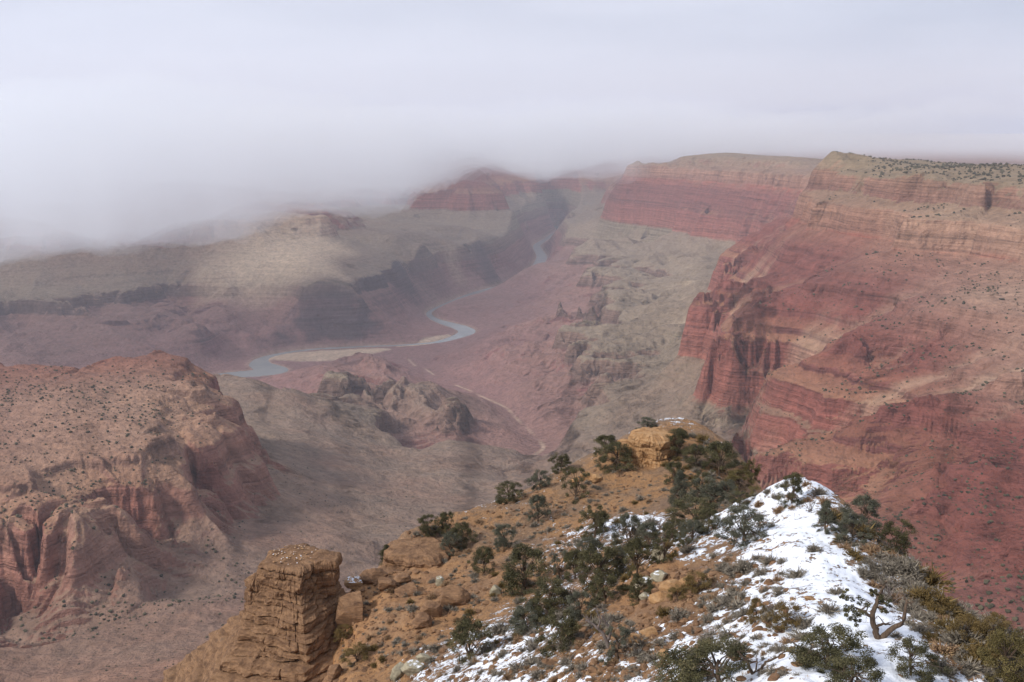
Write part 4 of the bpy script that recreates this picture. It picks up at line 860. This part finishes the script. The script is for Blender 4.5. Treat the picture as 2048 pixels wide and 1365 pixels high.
link('column', quick_mesh('column', v, quads=q[:, ::-1], smooth_shade=False, mat=M_SAND), pin)
v, q = rock_stack(8, (.5, 1.5), [(0, 6.6), (.6, 7.9), (1.2, 9.0), (2.5, 10), (4, 12), (8, 15.5), (16, 22)], [(face - .5, 1), (face + .6, 1), (face + 1.7, .95), (face + 2.9, 1), (face - 1.6, .95), (face - 2.6, 1)], 360, 420, .6, .75, .8)
v[:, 2] -= 9.2; link('ledge_base', quick_mesh('ledge_base', v, quads=q[:, ::-1], smooth_shade=False, mat=M_SAND), pin)
v, q = rock_stack(12, (1.2, 2.4), [(0, 1.5), (1, 1.65), (4.6, 1.6), (5.4, 1.2)], [(a, 1) for a in (face, face + 1.3, face + 2.5, face - 1.2, face - 2.4)], 120, 120, .12, .14)
rt = np.array([-math.sin(face), math.cos(face)]); v[:, :2] += rt * 3.7 + np.array([math.cos(face), math.sin(face)]) * 1.2; v[:, 2] += .25; link('side_block', quick_mesh('side_block', v, quads=q[:, ::-1], smooth_shade=False, mat=M_SAND), pin)
v, q = rock_stack(15, (1.0, 2.0), [(0, .5), (.6, 1.1), (3, 1.35), (7.5, 2.1)], [(a, 1) for a in (face, face + 1.3, face + 2.5, face - 1.2, face - 2.4)], 120, 120, .12, .16)
v[:, :2] -= rt * 4.7; v[:, :2] += np.array([math.cos(face), math.sin(face)]) * .2 + 0 * v[:, :2]; v[:, 2] -= 2.0; link('side_slab', quick_mesh('side_slab', v, quads=q[:, ::-1], smooth_shade=False, mat=M_SAND), pin)
stx, stq = [], []
rng = np.random.default_rng(5)
for i in range(90):
    a, r_ = rng.uniform(0, 6.28), 3.1 * math.sqrt(rng.random()); s = rng.uniform(.06, .2); bv, bq = BV[i % 8]
    sel = bv[:: 1]; stx.append(sel * [s, s, s * .6] + [math.cos(a) * r_, math.sin(a) * r_, .2]); stq.append(bq + i * len(bv))
link('top_stones', quick_mesh('top_stones', np.concatenate(stx), quads=np.concatenate(stq), smooth_shade=False, mat=M_SANDS), pin, 'stuff')
for px, py, dd_, hgt, rr, lab, mt, sd_ in [(1268, 884, 162.2, 3.4, 2.6, 'lower lumpy ochre step at the left foot of the knoll outcrop', M_OCHRE, 41), (1304, 864, 161.8, 4.8, 3.4, 'blocky ochre outcrop with a cliff face on the knoll', M_OCHRE, 21), (836, 1094, 135.5, 4.0, 4.2, 'lumpy tan outcrop of rounded columns at the outer end of the left crest', M_SAND, 25), (772, 1150, 130.5, 3.6, 3.4, 'broken sandstone ledge between the left crest and the saddle', M_SAND, 29), (900, 1190, 114.5, 3.0, 2.8, 'tan ledge outcrop in the middle of the rubble slope', M_SAND, 33)]:
    c0 = at_d(px, py, dd_); fa = math.atan2(-c0[1], -c0[0]); v, q = rock_stack(sd_, (1.3, 2.2), [(0, rr * .8), (.7, rr), (hgt, rr * 1.06), (hgt + 3, rr * 1.4)], [(fa - .4, .85), (fa + .9, 1), (fa + 2.1, 1), (fa - 1.7, 1), (fa - 2.8, 1)], 220, 150, .42, .22)
    o = link('rock_outcrop', quick_mesh('rock_outcrop', v, quads=q[:, ::-1], smooth_shade=False, mat=mt), None, None, lab, 'rock', 'outcrops on the near ridge', c0)

# loose stones and dry grass: ground cover
def scatter(name, poly_list, protos, smin, smax, mat, squash, seed, attrs=None):
    r = random.Random(seed); Vs, Qs, Ts, o = [], [], [], 0
    for poly, n in poly_list:
        xs, ys = [p[0] for p in poly], [p[1] for p in poly]; pts = []
        while len(pts) < n:
            px, py = r.uniform(min(xs), max(xs)), r.uniform(min(ys), max(ys))
            if inside(px, py, poly): pts.append((px, py))
        for px, py in pts:
            p, _ = ground(px, py); v, q, t = protos[r.randrange(len(protos))]; s = smin + (smax - smin) * r.random() ** 3; a = r.uniform(0, 6.28); ca, sa = math.cos(a), math.sin(a)
            vv = np.c_[v[:, 0] * ca - v[:, 1] * sa, v[:, 0] * sa + v[:, 1] * ca, v[:, 2] * squash] * s + np.array(p); Vs.append(vv); Qs.append(q + o); o += len(v); Ts.append(t)
    link(name, quick_mesh(name, np.concatenate(Vs), quads=np.concatenate(Qs), smooth_shade=False, mat=mat, attrs={'tone': np.concatenate(Ts)}), kind='stuff')
PB = [(*boulder_v(60 + i, 10, 2), np.zeros(42)) for i in range(6)]
RUB = [([(660,1170),(800,1130),(960,1180),(960,1260),(850,1365),(650,1365)], 900), ([(800,1060),(1000,1010),(1240,900),(1340,1000),(1180,1120),(980,1220),(860,1160)], 900), ([(1280,1130),(1420,1140),(1380,1230),(1300,1330),(1230,1320),(1240,1220)], 500), ([(1400,1120),(1560,1120),(1620,1365),(1300,1365)], 450), ([(880,1365),(1000,1280),(1180,1210),(1300,1300),(1280,1365)], 500)]
scatter('loose_stones', RUB, PB, .07, .5, M_SAND, .7, 11)
def tuft(seed):
    rng = np.random.default_rng(seed); n = 16; a = rng.uniform(0, 6.28, n); ln = rng.uniform(.5, 1, n); d = np.c_[np.cos(a) * .6, np.sin(a) * .6, np.full(n, .8)] * ln[:, None]
    s = np.c_[-np.sin(a), np.cos(a), a * 0] * .09; b = np.c_[np.cos(a), np.sin(a), a * 0] * .08
    return np.stack([b - s, b + s, b + d * .9 + s * .4, b + d], 1).reshape(-1, 3), np.arange(n * 4).reshape(-1, 4), np.repeat(rng.random(n), 4)
scatter('dry_grass', [([(880,1365),(1000,1280),(1180,1210),(1320,1290),(1300,1365)], 800), ([(1400,1120),(1560,1100),(1640,1250),(1620,1365),(1300,1365)], 700), ([(820,1060),(1240,920),(1330,1000),(1180,1130),(960,1220)], 500), ([(1640,980),(1760,1060),(1900,1220),(2040,1340),(1960,1365),(1760,1160)], 700), ([(1480,1010),(1590,950),(1650,990),(1600,1020),(1540,1070)], 160)], [tuft(i) for i in range(6)], .1, .38, M_DRY, 1.0, 13)

def brush_proto(mesh, k):
    v = np.empty(len(mesh.vertices) * 3, np.float32); mesh.vertices.foreach_get('co', v); t = np.empty(len(mesh.vertices), np.float32); mesh.attributes['tone'].data.foreach_get('value', t)
    n = len(t) // 4; sel = np.random.default_rng(k).choice(n, n // 3, replace=False); i = (sel[:, None] * 4 + np.arange(4)).ravel(); v = v.reshape(-1, 3)[i]
    v = v.reshape(-1, 4, 3); c = v.mean(1, keepdims=True); v = (c + (v - c) * [1.5, 1.5, 1.3]).reshape(-1, 3); return v, np.arange(len(i)).reshape(-1, 4), t[i]
BP = [brush_proto(q, i) for i, q in enumerate(SH['grey'][:3] + SH['brown'][:2])]
scatter('low_brush', [([(1640,1010),(1700,1030),(1800,1100),(1900,1190),(2040,1290),(2040,1365),(1960,1365),(1860,1270),(1760,1190),(1690,1100)], 190), ([(1420,1110),(1540,1100),(1610,1230),(1620,1365),(1360,1365)], 130), ([(880,1360),(1000,1280),(1180,1200),(1330,1290),(1300,1365)], 150), ([(820,1070),(1000,1020),(1240,910),(1330,1000),(1180,1130),(960,1220)], 170), ([(1330,860),(1440,880),(1475,950),(1520,1000),(1400,1060),(1320,980)], 90), ([(670,1190),(900,1140),(980,1220),(860,1340),(690,1340)], 90)], BP, .45, 1.5, M_SAGE, .85, 15)

# far scrub on the canyon slopes: dots nobody could count
def far_scrub(name, jobs, seed):
    rng = np.random.default_rng(seed); bm = bmesh.new(); bmesh.ops.create_icosphere(bm, subdivisions=1, radius=1.0); iv = np.array([q.co[:] for q in bm.verts]); iq = np.array([[q.index for q in f.verts] for f in bm.faces]); bm.free()
    Vs, Ts = [], []
    for px0, px1, d0_, d1_, n, s0, s1, clump in jobs:
        a = np.arctan((rng.uniform(px0, px1, n) - 1024) / F / cp); d = np.exp(rng.uniform(math.log(d0_), math.log(d1_), n)); x, y = np.sin(a) * d, np.cos(a) * d
        k = (fbm(x, y, 220, 3, seed + 3) + rng.normal(0, .35, n)) > clump; e = 6.0; zq = canyon_z(x, y); sl_ = np.hypot(canyon_z(x + e, y) - zq, canyon_z(x, y + e) - zq) / e
        k &= sl_ < (.95 if d1_ < 3400 else .3); x, y, zq = x[k], y[k], zq[k]; s = s0 + (s1 - s0) * rng.random(len(x)) ** 1.8
        v = iv[None] * (1 + rng.normal(0, .22, (len(x), len(iv), 1))) * (s[:, None, None] * np.array([1, 1, .8])); v += np.stack([x, y, zq + s * .45], -1)[:, None]; Vs.append(v.reshape(-1, 3)); Ts.append(np.repeat(rng.random(len(x)), len(iv)))
    V = np.concatenate(Vs); n = len(V) // len(iv); Qd = (iq[None] + (np.arange(n) * len(iv))[:, None, None]).reshape(-1, 3)
    link(name, quick_mesh(name, V, quads=Qd, smooth_shade=False, mat=foliage_mat('scrub', [(0, rgb3(56,54,42)), (1, rgb3(88,82,64))]), attrs={'tone': np.concatenate(Ts)}), kind='stuff')
far_scrub('desert_scrub', [(-60, 470, 1480, 2650, 2600, 1.1, 3.4, -.1), (1470, 2150, 850, 2100, 5200, .8, 3.0, -.15), (1500, 2150, 2000, 3300, 3000, 1.2, 4.0, .0), (1640, 2150, 3300, 5600, 5000, 2.5, 6.0, -.1), (-60, 1100, 1150, 2500, 2600, .7, 2.2, .1)], 17)

# sign at the corner
p, _ = ground(2040, 1362); s = p.length / F
sg = empty('sign', p, 'grey metal framed sign at the bottom right corner', 'sign', None, R(-24))
m = Mat('grey_metal', .45); m.b.inputs['Metallic'].default_value = .6; m.col(rgb(150,150,152)); m2 = Mat('sign_panel', .6); m2.col(m2.ramp(m2.noise(m2.pos, 3, 4), [(.3, rgb3(58,54,48)), (.7, rgb3(74,68,60))]))
wS, hS, rr = 1.5, 1.0, .09; pts = []
for cx, cz, a0 in ((wS / 2 - rr, hS - rr, 0), (-wS / 2 + rr, hS - rr, 90), (-wS / 2 + rr, rr, 180), (wS / 2 - rr, rr, 270)):
    for k in range(5): a = R(a0 + k * 22.5); pts.append((cx + rr * math.cos(a) + .62, 0, cz + rr * math.sin(a) - .55))
pts.append(pts[0]); v, q = tube(pts, [.028] * len(pts), 8); link('frame', quick_mesh('frame', v, quads=q, mat=m.m), sg)
v = [(x, y, z_) for x in (.62 - wS / 2 + .03, .62 + wS / 2 - .03) for y in (-.012, .012) for z_ in (-.52, hS - .58)]; link('panel', quick_mesh('panel', v, faces=bf, smooth_shade=False, mat=m2.m), sg)
for x in (.62 - .5, .62 + .5):
    v, q = tube([(x, .05, -1.8), (x, .05, -.2), (x, .05, .3)], [.03] * 3, 8); link('post', quick_mesh('post', v, quads=q, mat=m.m), sg)
